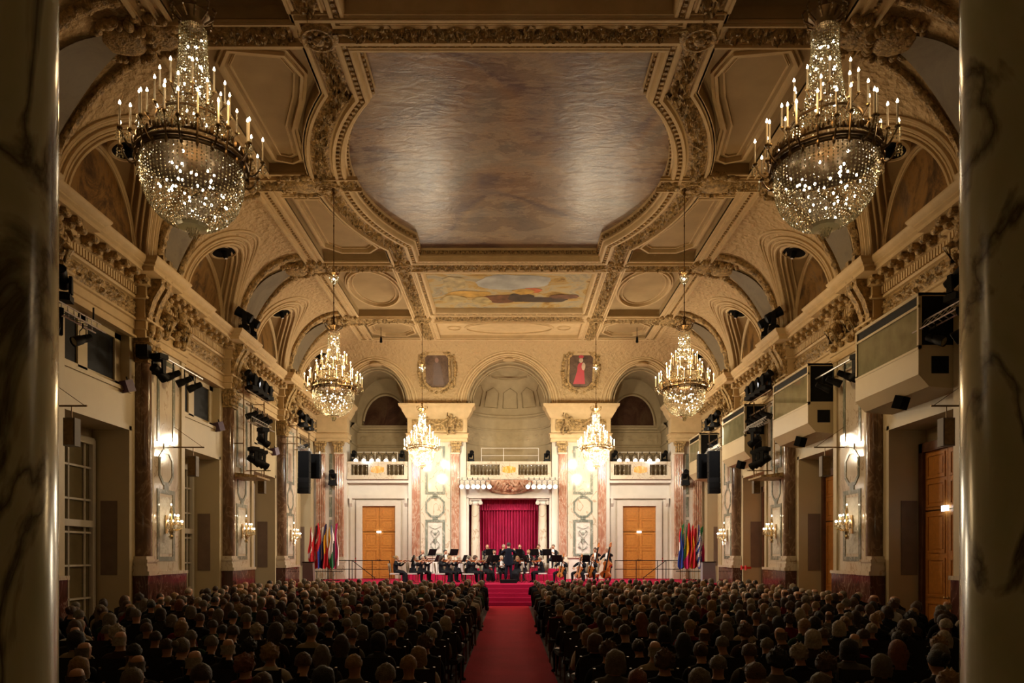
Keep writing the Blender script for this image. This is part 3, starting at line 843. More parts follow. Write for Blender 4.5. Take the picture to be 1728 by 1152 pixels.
# entablature + capitals on end wall piers
mb = MB(); mo = MB(); mdn = MB()
prof = [(0, 8.22), (.05, 8.22), (.05, 8.42), (.09, 8.44), (.09, 8.62), (.16, 8.68), (.04, 8.74), (.04, 9.5), (.12, 9.55), (.2, 9.7), (.3, 9.85), (.34, 10.0), (.46, 10.1), (.48, 10.22), (0, 10.24)]
for x0, x1 in piers:
    a = max(x0, -10.3); b = min(x1, 10.3)
    pth = [(a, 38.9), (a, 38.26), (b, 38.26), (b, 38.9)]
    pth = pth if True else pth
    sweep(mb, pth, [(o, z) for o, z in prof])
    w_ = b-a
    if w_ > 2:
        def P(i, j): u = i/36; return (a+.2+(w_-.4)*u, 38.2-.1*relief(u*w_, j/9, 1.3, a), 8.8+.65*j/9)
        mo.grid(P, 36, 9)
for x0, x1, cols_ in ((-5.42, -2.3, (-5.0, -2.85)), (2.3, 5.42, (2.85, 5.0)), (-10.5, -8.75, (-10.1, -9.15)), (8.75, 10.5, (9.15, 10.1))):
    for xc in cols_:
        for r_ in range(3):
            for q in range(4): mo.sph((xc-.18+.12*q, 38.12-.03*r_, 7.72+.15*r_), (.075, .06, .1), 7, 5)
        mo.sph((xc-.24, 38.08, 8.06), .09, 8, 5); mo.sph((xc+.24, 38.08, 8.06), .09, 8, 5)
        mo.box(xc-.3, xc+.3, 38.0, 38.3, 8.12, 8.24)
mb.build('cornice', M['stucco'], WB); mo.build('capital', M['ornament'], WB)
for s in (-1, 1):
    for x in (3.1, 4.6): putto(WB, (s*x, 38.0, 8.85), 0, .75)
    mo = MB()                # festoon between putti
    mo.tube([(s*3.85-.55+1.1*i/14, 38.08, 9.45-.28*sin(pi*i/14)) for i in range(15)], .08, 7, rf=lambda i, k: .7+.6*abs(noise.noise(Vector((i*.9, k, s*2.)))))
    mo.build('festoon', M['ornament'], WB)
# pilaster shafts, panels, inlays on end wall piers
def shaft(xc, w, key):
    mb = MB()
    mb.box(xc-w/2, xc+w/2, 38.14, 38.32, 1.95+.1, 7.6)
    for q in range(5): mb.tube([(xc-w/2+w*(q+.5)/5, 38.135, 2.2), (xc-w/2+w*(q+.5)/5, 38.135, 7.45)], w*.07, 6)
    mb.build('pilaster', M[key], WB)
    mb = MB()
    for e, z0, z1 in ((.1, .87, 1.75), (.12, 1.75, 1.83), (.06, 1.83, 1.95), (.03, 1.95, 2.06)):
        mb.box(xc-w/2-e, xc+w/2+e, 38.14-e, 38.31, z0, z1)
    mb.box(xc-w/2-.04, xc+w/2+.04, 38.08, 38.3, 7.56, 7.64)
    mb.build('pilaster_base', M['cream_marble'], WB, smooth=False)
for s in (-1, 1):
    for x in (2.88, 5.0): shaft(s*x, .42, 'pink_marble')
    for x in (9.12, 10.12): shaft(s*x, .46, 'pink_marble')
    mb = MB(); mb.box(*sorted((s*3.15, s*4.74)), 38.2, 38.3, 2.0, 8.2); mb.build('pier_panel', M['cream_marble'], WB, smooth=False)
    mb = MB()
    F = lambda u, v, t, s=s: (s*3.97+u, 38.2-t, v)
    rc = lambda a, z0, z1: [(a, z0), (a, z1), (-a, z1), (-a, z0)]
    ob = lambda a, h, z, c=.22: [(a, z-h+c), (a, z+h-c), (a-c, z+h), (-a+c, z+h), (-a, z+h-c), (-a, z-h+c), (-a+c, z-h), (a-c, z-h)]
    mb.ring(rc(.53, 2.1, 4.05), rc(.4, 2.23, 3.92), F, -.01, .03)
    mb.ring(rc(.53, 5.42, 8.0), rc(.4, 5.55, 7.87), F, -.01, .03)
    mb.ring(ob(.52, .56, 4.74, .28), ob(.42, .46, 4.74, .22), F, -.01, .03)
    mb.prism(rc(.14, 4.03, 4.2), F, -.01, .03); mb.prism(rc(.14, 5.28, 5.44), F, -.01, .03)
    mb.build('marble_inlay', M['green_marble'], WB, smooth=False)
    mb = MB()
    mb.grid(lambda i, j: F(-.37+.74*i/16, 2.26+1.63*j/34, .004+.02*relief(2.26+1.63*j/34, abs(i/16-.5)+.5 if s < 0 else i/16, .8, 2+s)), 16, 34)
    mb.build('relief_panel', M['relief_white'], WB)
    mb = MB()
    for q, (zz, ww) in enumerate(((3.7, .3), (3.45, .2), (2.6, .26))): mb.tube([F(-ww+2*ww*i/12, zz-.14*sin(pi*i/12), .05) for i in range(13)], .012, 5)
    mb.tube([F(0, 2.35+.1*i, .05) for i in range(9)], .012, 5)
    for sg in (-1, 1): mb.tube([F(sg*(.04+.2*sin(i*.55)**2), 2.4+.11*i, .05) for i in range(11)], .014, 5)
    mb.sph(F(0, 3.3, .05), (.08, .03, .08), 10, 6); mb.lathe([(.03, -.12), (.1, 0), (.07, .1), (.11, .16)], 10, F(0, 2.85, .03), sy=.4)
    mb.build('arabesque', M['green_marble'], WB)
    mb = MB()
    for z0, z1 in ((2.1, 4.05), (4.2, 5.28), (5.42, 7.6)): mb.box(*sorted((s*9.53, s*9.67)), 38.27, 38.31, z0, z1)
    mb.build('marble_inlay', M['green_marble'], WB, smooth=False)
    # door case
    xc = s*7.085
    mb = MB()
    for e, y0_, z1 in ((.0, 38.6, 4.82), ):
        for a, b in ((xc-1.22, xc-.9), (xc+.9, xc+1.22)): mb.box(a, b, 38.62, 38.76, ZS, 4.82)
        mb.box(xc-1.22, xc+1.22, 38.62, 38.76, 4.82, 5.1)
        for a, b in ((xc-1.55, xc-1.3), (xc+1.3, xc+1.55)): mb.box(a, b, 38.68, 38.76, ZS, 5.25)
    mb.box(xc-1.66, xc+1.66, 38.55, 38.76, 5.22, 5.42); mb.box(xc-1.66, xc+1.66, 38.4, 38.76, 6.05, 6.35)
    for xx in (-1.5, 1.5): mb.prism([(0, 4.75), (.18, 4.95), (.2, 5.22), (0, 5.22)], lambda u, v, t, xx=xx: (xc+xx+t, 38.7-u, v), -.07, .07)
    mb.build('door_case', M['whitepaint'], WB, smooth=False)
def door_leaf(mb, F, x0, x1, z0, z1, panels):
    mb.prism([(x0, z0), (x1, z0), (x1, z1), (x0, z1)], F, 0, .05)
    for (a, b) in panels:
        p = [(x0+.09, a), (x1-.09, a), (x1-.09, b), (x0+.09, b)]
        q = [(x0+.15, a+.06), (x1-.15, a+.06), (x1-.15, b-.06), (x0+.15, b-.06)]
        mb.ring(p, q, F, .04, .075); q2 = [(x0+.2, a+.11), (x1-.2, a+.11), (x1-.2, b-.11), (x0+.2, b-.11)]
        mb.prism(q2, F, .04, .065)
dn = 0
def double_door(F, half, z0, zm, z1, label, key='wood'):
    global dn; dn += 1
    r = empty('door_%d' % dn); struct(r, label); r['category'] = 'door'
    for a, b in ((-half, -.01), (.01, half)):
        mb = MB()
        h = zm-z0; door_leaf(mb, F, a, b, z0+.02, zm-.02, [(z0+.12, z0+h*.27), (z0+h*.31, z0+h*.62), (z0+h*.66, z0+h*.97)])
        h = z1-zm; door_leaf(mb, F, a, b, zm+.02, z1, [(zm+.1, zm+h*.48), (zm+h*.54, zm+h*.95)])
        lf = mb.build('door_leaf', M[key], r, smooth=False)
        mb = MB(); sx = -.07 if a < 0 else .07
        P0 = Vector(F(sx, z0+1.05, .09)); mb.sph(tuple(P0), .035, 8, 6); mb.tube([F(sx, z0+1.05, .05), F(sx, z0+1.05, .1)], .015, 6)
        mb.build('door_handle', M['gilt'], lf)
    return r
for s in (-1, 1):
    xc = s*7.085
    double_door(lambda u, v, t, xc=xc: (xc+u, 38.85-t, v), .9, ZS, 3.42, 4.81, 'tall honey oak double door behind the stage, %s of the curtain' % ('left' if s < 0 else 'right'))
    mb = MB(); mb.box(xc-.11, xc+.11, 38.70, 38.76, 3.36, 3.46)
    tag(mb.build('exit_sign', M['exit'], smooth=False), 'small glowing exit sign on the oak door %s of the crimson curtain' % ('left' if s < 0 else 'right'), 'sign')
    mb = MB(); xx = s*8.35; mb.box(xx-.1, xx+.1, 38.70, 38.74, 1.78, 2.0)
    o = tag(mb.build('fire_alarm_sign', M['signred'], smooth=False), 'small red fire notice on the white wall %s of the stage' % ('left' if s < 0 else 'right'), 'sign')
    mb = MB(); mb.box(xx-.07, xx-.01, 38.69, 38.701, 1.81, 1.93); mb.box(xx+.02, xx+.07, 38.69, 38.701, 1.84, 1.96); mb.build('pictogram', M['whitepaint'], o, smooth=False)

# ---- balcony balustrades
def baluster_mesh():
    mb = MB(); mb.lathe([(.06, 0), (.06, .05), (.035, .07), (.05, .14), (.075, .22), (.06, .32), (.035, .42), (.04, .47), (.06, .49), (.06, .54)], 10); return mb
def balustrade(x0, x1, label):
    xc = (x0+x1)/2; r = empty('balustrade', (xc, 38.45, 6.35)); tag(r, label, 'balustrade')
    h = (x1-x0)/2
    mb = MB(); mb.box(-h, h, -.18, .18, .72, .84); mb.box(-h, h, -.14, .14, .68, .72); mb.box(-h, h, -.2, .2, 0, .1); mb.box(-h, h, -.24, .22, -.12, 0)
    for a in (-h+.1, h-.1): mb.box(a-.1, a+.1, -.16, .16, .1, .7)
    mb.box(-.5, .5, -.15, .15, .1, .7)
    mb.build('rail', M['cream_marble'], r, smooth=False)
    mb = MB(); n = 20; mb.add([(.38*cos(2*pi*k/n)**1 if abs(cos(2*pi*k/n)) < .7 else math.copysign(.36, cos(2*pi*k/n)), -.165, .4+.2*sin(2*pi*k/n)) for k in range(n)], [tuple(range(n))])
    mb.build('agate_panel', marble('orange_agate', (.62, .26, .04), (.72, .38, .09), (.8, .6, .3), 3, .12), r, smooth=False)
    bm_ = baluster_mesh(); first = None
    span = h-.2-.5; nb = max(3, int(span/.19))
    for sd in (-1, 1):
        for k in range(nb):
            x = sd*(.5+span*(k+.5)/nb)
            if first is None: first = bm_.build('baluster', M['bronze_marble'], r)
            o = first if k == 0 and sd == -1 else first.copy()
            if o is not first: COL.objects.link(o)
            o.parent = r; o.location = (x, 0, .12)
    return r
balustrade(-8.72, -5.45, 'marble balustrade with dark balusters above the left oak door')
balustrade(-2.28, 2.28, 'marble balustrade with dark balusters above the crimson curtain')
balustrade(5.45, 8.72, 'marble balustrade with dark balusters above the right oak door')
# portal under the centre balcony: lintel, cartouche, ionic columns, curtain
mb = MB()
mb.box(-2.3, 2.3, 38.35, 38.76, 5.22, 5.4); mb.box(-2.3, 2.3, 38.42, 38.76, 5.4, 5.95); mb.box(-2.3, 2.3, 38.25, 38.76, 5.95, 6.25)
for s in (-1, 1): mb.box(*sorted((s*2.3, s*2.18)), 38.35, 39.4, ZS, 5.25)
mb.box(-2.6, 2.6, 39.4, 39.5, ZS, 5.6); mb.box(-2.3, 2.3, 38.7, 39.45, 5.2, 5.3)
mb.build('portal_lintel', M['whitepaint'], WB, smooth=False)
mb = MB(); n = 30
mb.grid(lambda i, j: (1.45*cos(pi+pi*i/n)*(1-j/6), 38.36-.22*sqrt(max(0, 1-(1-j/6)**2))-.05*abs(noise.noise(Vector((i*.5, j*.9, 0)))), 6.2+.72*sin(pi+pi*i/n)*(1-j/6)), n, 6)
mb.tube([(1.45*cos(pi+pi*i/n), 38.33, 6.2+.72*sin(pi+pi*i/n)) for i in range(n+1)], .07, 7)
mb.build('cartouche', M['pink_marble'], WB)
mb = MB()
for k in range(34): mb.sph((random.uniform(-.4, .4), 38.1, 5.95+random.uniform(-.35, .1)), random.uniform(.05, .11), 7, 5)
for s in (-1, 1): mb.tube([(s*(.4+.9*i/10), 38.12, 5.9+.2*sin(i*.9)) for i in range(11)], .06, 6)
mb.build('cartouche_crest', M['pink_marble'], WB)
for s in (-1, 1):
    c = struct(empty('column', (s*1.83, 38.78, ZS))); c.name = 'trim_%d' % (1 if s < 0 else 2)
    c['label'] = 'cream veined ionic column %s of the crimson curtain' % ('left' if s < 0 else 'right'); c['category'] = 'column'
    mb = MB(); mb.lathe([(.25, .2), (.25, 2.0), (.215, 4.0)], 24); mb.build('shaft', M['cream_marble'], c)
    mb = MB(); mb.box(-.32, .32, -.32, .32, 0, .08); mb.lathe([(.32, .08), (.34, .13), (.28, .18), (.25, .22)], 24); mb.build('base', M['cream_marble'], c)
    mb = MB(); mb.box(-.33, .33, -.3, .3, 4.24, 4.34); mb.lathe([(.22, 3.98), (.27, 4.04), (.29, 4.12), (.26, 4.2)], 20)
    for q in (-1, 1):
        mb.tube([(q*.28, -.28, 4.12), (q*.28, .28, 4.12)], .11, 12); mb.tube([(q*.28, -.3, 4.12), (q*.28, -.28, 4.12)], .05, 8)
    mb.build('capital', M['whitepaint'], c)
mb = MB()
mb.grid(lambda i, j: (-2.18+4.36*i/240, 39.28+.055*sin(i*.72)+.03*sin(i*1.9+j*.3)*(1-j/12*.3), ZS+(5.22-ZS)*j/12), 240, 12)
cu = mb.build('stage_curtain', M['curtain']); tag(cu, 'crimson pleated velvet curtain hanging behind the orchestra between two columns', 'curtain')
mb = MB(); mb.grid(lambda i, j: (-1.6+3.2*i/160, 39.16+.03*sin(i*.9), 4.62+(5.22-4.62)*j/3), 160, 3); mb.build('valance', M['curtain'], cu)

# ---- wall in front (behind the camera) and closing walls under the camera side
mb = MB(); mb.quad((-XW, -2, 0), (XW, -2, 0), (XW, -2, 13.3), (-XW, -2, 13.3)); struct(mb.build('wall_front', M['wall'], smooth=False))

# ---- stage
mb = MB()
XS = 9.6; YF = 31.3
mb.box(-XS, XS, YF, 38.75, 0, ZS)
st = mb.build('stage', M['stagecarpet'], smooth=False); tag(st, 'wide low stage covered in crimson carpet across the end of the hall', 'stage'); 
mb = MB(); mb.box(-2.3, 2.3, 38.75, 39.4, 0, ZS); mb.build('recess_floor', M['stagecarpet'], st, smooth=False)
mb = MB()
for s in (-1, 1): mb.box(*sorted((s*1.0, s*XS)), YF-.06, YF, ZS-.06, ZS+.01); mb.box(*sorted((s*1.2, s*XS)), YF-.5, YF, 0, .42)
mb.build('stage_edging', M['stagecarpet'], st, smooth=False)
mb = MB()
for k in range(5): mb.box(-1.0, 1.0, YF-.27*(5-k), YF, .174*k, .174*(k+1)-.002 if k < 4 else ZS)
t = mb.build('stage_steps', M['stagecarpet'], smooth=False); tag(t, 'flight of five crimson carpeted steps up to the stage from the aisle', 'steps')
mb = MB(); mb.box(-.82, .82, 0, YF-1.35, 0, .012)
tag(mb.build('aisle_carpet', M['carpet'], smooth=False), 'long red carpet runner down the centre aisle', 'carpet')
def riser(x0, x1, y0, y1, h, label):
    mb = MB(); mb.box(x0, x1, y0, y1, ZS, ZS+h); tag(mb.build('riser', M['stagecarpet'], smooth=False), label, 'riser')
riser(-5.4, -2.3, 35.6, 37.9, .30, 'low crimson riser behind the violins, left of the curtain')
riser(-2.25, 2.3, 35.3, 36.4, .30, 'low crimson riser in the middle behind the conductor')
riser(-2.25, 2.9, 36.42, 37.9, .58, 'higher crimson riser at the back in front of the curtain')
mb = MB(); mb.box(-.38, .38, -.3, .3, 0, .16)
pod = mb.build('podium', M['black'], smooth=False, loc=(-.02, 32.6, ZS)); tag(pod, 'small black podium under the conductor at the top of the steps', 'podium')

# ---- niches: windows on the left, doors on the right
for k, c in enumerate(BAYS):
    if c < 11: continue
    hw = 1.6 if k < 5 else .95
    # left window
    r = empty('window_%d' % (k+1)); struct(r, 'tall cream-framed window in wall niche'); r['category'] = 'window'
    nl = ['', '', 'nearest the camera', 'second from the camera', 'third from the camera', 'beside the stage']
    r['label'] = 'tall cream window with small panes in the left wall niche, '+(nl[k] if k < 6 else '')
    x = -(XW+.92); y0, y1 = c-hw+.25, c+hw-.15
    mb = MB()
    for yy in (y0, (y0+y1)/2, y1): mb.box(x-.06, x+.08, yy-.07, yy+.07, .1, 5.3)
    for zz in (.12, 3.0, 5.25): mb.box(x-.06, x+.09, y0, y1, zz-.09, zz+.09)
    for q in range(1, 6):
        zz = .12+q*.88
        mb.box(x-.02, x+.03, y0, y1, zz-.025, zz+.025)
    for q in (1, 3, 5, 7): yy = y0+(y1-y0)*q/8; mb.box(x-.02, x+.03, yy-.018, yy+.018, .1, 5.25)
    mb.build('window_frame', M['whitepaint'], r, smooth=False)
    mb = MB(); mb.box(x-.05, x-.03, y0, y1, .1, 5.3); mb.build('pane', M['glassdark'], r, smooth=False)
    for s in (-1, 1):
        mb = MB()  # grey panel let into the far reveal
        y = c+hw-.02; x0, x1 = sorted((s*(XW+.30), s*(XW+.75))); mb.box(x0, x1, y, y+.03, 1.6, 3.65)
        mb.build('reveal_panel', simple('grey_brown_fabric_%d%d' % (k, s), (.20, .14, .10), .8, var=.1), WL if s < 0 else WR, smooth=False)
        mb = MB(); e = .1
        for (a, b, z0, z1) in ((c-hw-.14, c-hw, 0, 5.72), (c+hw, c+hw+.12, 0, 5.72), (c-hw-.14, c+hw+.12, 5.6, 5.76)):
            x0, x1 = sorted((s*XW, s*(XW-.035))); mb.box(x0, x1, a, b, z0, z1)
        mb.build('architrave', M['wall'], WL if s < 0 else WR, smooth=False)
    # right door
    F = lambda u, v, t, c=c, k=k: (XW+.92-t, c+(.42 if k < 5 else .05)-u, v)
    double_door(F, min(1.0, hw-.15), .0, 3.35, 4.95, 'tall panelled oak double door in the right wall niche, %s' % nl[k])
    mb = MB()
    for (a, b, z0, z1) in ((-1.17, -1.0, 0, 5.2), (1.0, 1.17, 0, 5.2), (-1.17, 1.17, 4.95, 5.2)):
        if hw < 1.2: a, b = a*.8, b*.8
        mb.prism([(a, z0), (b, z0), (b, z1), (a, z1)], F, 0, .14)
    mb.build('door_surround', M['wood_dark'], WR, smooth=False)
    if k < 5:
        mb = MB(); mb.box(XW+.78, XW+.82, c+.30, c+.56, 3.30, 3.44)
        tag(mb.build('exit_sign', M['exit'], smooth=False), 'glowing exit sign on the oak door of the right wall niche %s' % nl[k], 'sign')
# ---- left upper openings: shuttered booths with dark panes
for k, c in enumerate(BAYS[:5]):
    if c < 11: continue
    x = -(XW+.25)
    mb = MB()
    for a, b, z0, z1 in ((-1.6, -1.5, 6.75, 8.2), (-.35, .05, 6.75, 8.2), (1.3, 1.6, 6.75, 8.2), (-1.6, 1.6, 6.75, 6.9), (-1.6, 1.6, 8.05, 8.2)):
        mb.box(x-.08, x+.05, c+a, c+b, z0, z1)
    o = mb.build('booth_frame', M['wall'], WL, smooth=False)
    mb = MB(); mb.box(x-.1, x-.06, c-1.55, c-.3, 6.8, 8.1); mb.build('booth_pane', M['boothglass'], WL, smooth=False)
    mb = MB(); mb.box(x-.06, x, c+.05, c+1.3, 6.85, 8.1); mb.box(x-.06, x, c-.95, c-.3, 6.85, 8.1); mb.build('booth_opening', M['black'], WL, smooth=False)
    mb = MB()
    mb.box(-XW, -XW+.05, c-1.72, c+1.7, 6.63, 6.73); mb.box(-XW, -XW+.04, c+1.6, c+1.7, 6.7, 8.2); mb.box(-XW, -XW+.04, c-1.7, c-1.6, 6.7, 8.2)
    mb.build('sill', M['wall'], WL, smooth=False)
    mb = MB(); mb.box(-XW, -XW+.16, c-1.7, c+1.75, 7.98+.2, 8.24); mb.build('ledge', M['stucco'], WL, smooth=False)
# ---- right projecting interpreter booths
blab = {2: 'nearest the camera', 3: 'second from the camera', 4: 'third from the camera', 5: 'farthest, beside the stage'}
for k, c in enumerate(BAYS):
    if c < 17: continue
    y0, y1 = (c-1.5, c+1.5) if k < 5 else (c-1.1, c+.9)
    r = empty('interpreter_booth', (XW, c, 6.05)); tag(r, 'cream interpreter booth with glass front projecting from right wall, %s' % blab[k], 'booth')
    a, b = y0-c, y1-c
    mb = MB()
    pr = [(0, -.05), (.75, .02), (1.0, .3), (1.0, .9), (0, .9)]
    mb.prism(pr, lambda u, v, t: (-u, t, v), a, b)
    mb.build('booth_body', M['wall'], r, smooth=False)
    mb = MB()
    for yy in (a, b-.07): 
        mb.box(-1.0, -.92, yy, yy+.07, .9, 2.2); mb.box(-.08, 0, yy, yy+.07, .9, 2.2)
        mb.box(-1.0, 0, yy, yy+.07, 2.12, 2.2); mb.box(-1.0, 0, yy, yy+.07, .9, .98)
    for zz in (.88, 1.85, 2.12): mb.box(-1.01, -.95, a, b, zz, zz+.06)
    mb.box(-1.0, 0, a, b, 2.14, 2.2)
    mb.build('booth_frame', M['wall'], r, smooth=False)
    mb = MB(); mb.box(-.97, -.955, a+.05, b-.05, .93, 1.88); mb.build('front_pane', M['boothglass'], r, smooth=False)
    mb = MB(); mb.box(-.97, -.955, a+.05, b-.05, 1.9, 2.15); mb.box(-.92, -.08, a+.03, a+.05, .98, 2.12); mb.box(-.7, -.3, a-.01, a+.02, .32, .72)
    mb.build('dark_panel', M['black'], r, smooth=False)
# ------------------------------------------------------------------ foreground columns
for s in (-1, 1):
    mb = MB(); mb.lathe([(.46, 0), (.46, .35), (.52, .4), (.50, .5), (.43, .6), (.43, 6.2), (.40, 9.0)], 48)
    o = mb.build('trim_%d' % (3 if s < 0 else 4), M['dark_column'], loc=(s*3.04-(.0 if s < 0 else -.0), 4.0, 0))
    struct(o); o['label'] = 'dark veined marble column in the foreground at the %s edge' % ('left' if s < 0 else 'right'); o['category'] = 'column'

# ------------------------------------------------------------------ chandeliers; origin at ring plane z=0
def candle_mb(h=.2, r=.012):
    mb = MB(); mb.lathe([(r*2.2, 0), (r*2.6, .012), (r*.9, .02)], 8, mi=1); mb.lathe([(r, .015), (r, h), (r*.4, h+.004)], 8, mi=0)
    return mb
def flame_mb(h, bulb=1.):
    mb = MB(); mb.lathe([(.004, h), (.015*bulb, h+.014), (.016*bulb, h+.024), (.008*bulb, h+.045), (0, h+.06)], 8); return mb
def make_chandelier(bulbkey, dense=1.):
    r = empty('chandelier')
    mb = MB()     # metal ring frame with scroll arms
    for R, z in ((.62, -.14), (.65, -.08), (.60, .02), (.42, .40)):
        mb.tube([(R*cos(2*pi*k/48), R*sin(2*pi*k/48), z) for k in range(48)], .016 if R != .65 else .022, 6, closed=True)
    mb.lathe([(.60, -.12), (.63, -.1), (.63, -.06), (.60, -.05)], 48)
    for k in range(24):
        a = 2*pi*k/24; R1 = .84 if k % 2 == 0 else .70; c_, s_ = cos(a), sin(a)
        zt = .0 if k % 2 == 0 else .12
        pts = []
        for i in range(8):
            t = i/7; rr = .60+(R1-.60)*t; zz = -.10-.10*sin(pi*t)+(zt+.10)*t*t
            pts.append((rr*c_, rr*s_, zz))
        mb.tube(pts, .012, 5)
        mb.lathe([(.0, -.03), (.028, 0), (.034, .012), (.0, .012)], 8, (R1*c_, R1*s_, zt))
        mb.sph((.64*c_, .64*s_, .03), (.035, .035, .05), 6, 4)
        mb.sph((.66*c_, .66*s_, -.17), (.02, .02, .05), 6, 4)
    for k in range(12):
        a = 2*pi*k/12; pass
    for n, R1, z1, R0, z0, off in ((10, .52, .40, .40, .36, .3), (9, .38, .68, .22, .62, 0)):
        for k in range(n):
            a = 2*pi*(k+off)/n; mb.tube([(R0*cos(a), R0*sin(a), z0), ((R0+R1)/2*cos(a), (R0+R1)/2*sin(a), z1-.1), (R1*cos(a), R1*sin(a), z1)], .009, 5)
            mb.lathe([(0, -.025), (.025, 0), (.03, .01), (0, .01)], 8, (R1*cos(a), R1*sin(a), z1))
    mb.tube([(.235*cos(2*pi*k/32), .235*sin(2*pi*k/32), .64) for k in range(32)], .012, 6, closed=True)
    rr_ = random.Random(2)
    for k in range(72):
        a = 2*pi*k/72; mb.sph((.64*cos(a), .64*sin(a), .02+.05*rr_.random()), (.018, .018, .03+.03*rr_.random()), 5, 4)
    mb.build('ring_frame', M['bronze'], r)
    mb = MB()     # crown on top
    mb.lathe([(.02, 1.62), (.1, 1.64), (.13, 1.7), (.20, 1.78), (.19, 1.8), (.10, 1.76), (.05, 1.86), (.03, 2.0), (.06, 2.05), (.02, 2.1)], 16)
    for k in range(10):
        a = 2*pi*k/10; mb.tube([(.14*cos(a), .14*sin(a), 1.68), (.24*cos(a), .24*sin(a), 1.76), (.27*cos(a), .27*sin(a), 1.86), (.23*cos(a), .23*sin(a), 1.9)], .014, 5)
    mb.build('crown', M['bronze'] if bulbkey == 'bulb' else M['gilt'], r)
    H = ZC+.0-7.21
    mb = MB(); mb.tube([(0, 0, 2.0), (0, 0, H-.2)], .014, 8); mb.lathe([(0.02, H-.35), (.06, H-.3), (.03, H-.22), (.07, H-.15), (.1, H-.1)], 10)
    for z in (2.5, 3.0, 4.2, 4.8): mb.sph((0, 0, z), (.025, .025, .04), 8, 5)
    mb.build('suspension_rod', M['bronze'], r)
    # bead strands
    rnd = random.Random(3)
    mb = MB()
    def strand_surf(prof, ns, step, rb):
        L = [0]
        for i in range(1, len(prof)): L.append(L[-1]+math.dist(prof[i], prof[i-1]))
        nb = int(L[-1]/step)
        for j in range(nb):
            d = (j+.5)*step; i = 1
            while L[i] < d: i += 1
            t = (d-L[i-1])/(L[i]-L[i-1]); R = prof[i-1][0]*(1-t)+prof[i][0]*t; z = prof[i-1][1]*(1-t)+prof[i][1]*t
            for k in range(max(8, int(ns*min(1, R/prof[0][0]*1.15+.12)) if R < .3 else ns)):
                n_ = max(8, int(ns*min(1, R/prof[0][0]*1.15+.12)) if R < .3 else ns)
                a = 2*pi*k/n_; b = rb*rnd.uniform(.75, 1.15)
                mb.octa((R*cos(a), R*sin(a), z), b, rnd.random()*3, 0, rnd.uniform(.9, 1.5))
    strand_surf([(.60, -.14), (.61, -.30), (.59, -.46), (.53, -.62), (.42, -.76), (.28, -.86), (.12, -.90)], int(72*dense), .040, .0145)
    strand_surf([(.16, 1.60), (.165, 1.3), (.19, 1.0), (.235, .7), (.29, .48)], int(36*dense), .040, .0135)
    strand_surf([(.30, .46), (.40, .40), (.42, .30)], 60, .034, .012)
    strand_surf([(.43, .32), (.47, .2), (.52, .08), (.6, .02)], 70, .036, .012)
    mb.build('crystal_strands', M['crystal'], r, smooth=False)['kind'] = 'stuff'
    mb = MB()     # pendants and swags
    for k in range(24):
        a = 2*pi*k/24; R1 = .84 if k % 2 == 0 else .70; zt = .0 if k % 2 == 0 else .12
        for q in range(6):
            b = 2*pi*q/6
            for w in range(3): mb.octa((R1*cos(a)+.04*cos(b), R1*sin(a)+.04*sin(b), zt-.03-.035*w), .009+.003*(w == 2), rnd.random(), 0, 1.7)
    for k in range(12):
        a0 = 2*pi*k/12
        for i in range(9):
            t = i/8; a = a0+2*pi/12*t; mb.octa((.61*cos(a), .61*sin(a), -.2-.09*sin(pi*t)), .010, rnd.random(), 0, 1.5)
    for k in range(10):
        a = 2*pi*k/10
        for w in range(4): mb.octa(((.26-.01*w)*cos(a), (.26-.01*w)*sin(a), 1.84-.045*w), .012, rnd.random(), 0, 1.6)
    for k in range(8):
        a = 2*pi*k/8
        for w in range(6): mb.octa((.1*cos(a)*(1-w/8), .1*sin(a)*(1-w/8), -.88-.03*w), .012, rnd.random(), 0, 1.8)
    mb.lathe([(.2, -.885), (.17, -.92), (.06, -.935), (.03, -1.0), (0, -1.02)], 12)
    mb.build('crystal_pendants', M['crystal'], r, smooth=False)['kind'] = 'stuff'
    bl = []
    for k in range(38):
        a = rnd.uniform(0, 2*pi); R = rnd.uniform(.2, .52); z = rnd.uniform(-.72, -.2)*(1.2-R*.8)
        bl.append((R*cos(a), R*sin(a), z))
    for z in (.6, .85, 1.1, 1.3, 1.45):
        for q in range(3): a = rnd.uniform(0, 2*pi); bl.append((.11*cos(a), .11*sin(a), z))
    mb = MB(); mb.sph((0, 0, 0), (.014, .014, .018), 8, 6); b0 = mb.build('inner_bulb', M[bulbkey], r)
    for i, p in enumerate(bl):
        o = b0 if i == 0 else b0.copy()
        if i: COL.objects.link(o)
        o.parent = r; o.location = p
    cm = candle_mb(.27).build('candle', [M['candle'], M['gilt']], r); fl = flame_mb(.27, .9).build('bulb', M['flame'] if bulbkey == 'bulb' else M['bulb_far'], cm)
    first = True
    spots = [(.84, 2*pi*k/12, .015) for k in range(12)]+[(.70, 2*pi*(k+.5)/12, .135) for k in range(12)]+[(.52, 2*pi*(k+.3)/10, .40) for k in range(10)]+[(.38, 2*pi*k/9, .68) for k in range(9)]
    for R, a, z in spots:
        o = cm if first else cm.copy()
        if not first: COL.objects.link(o); g = fl.copy(); COL.objects.link(g); g.parent = o
        first = False; o.parent = r; o.location = (R*cos(a), R*sin(a), z)
    return r
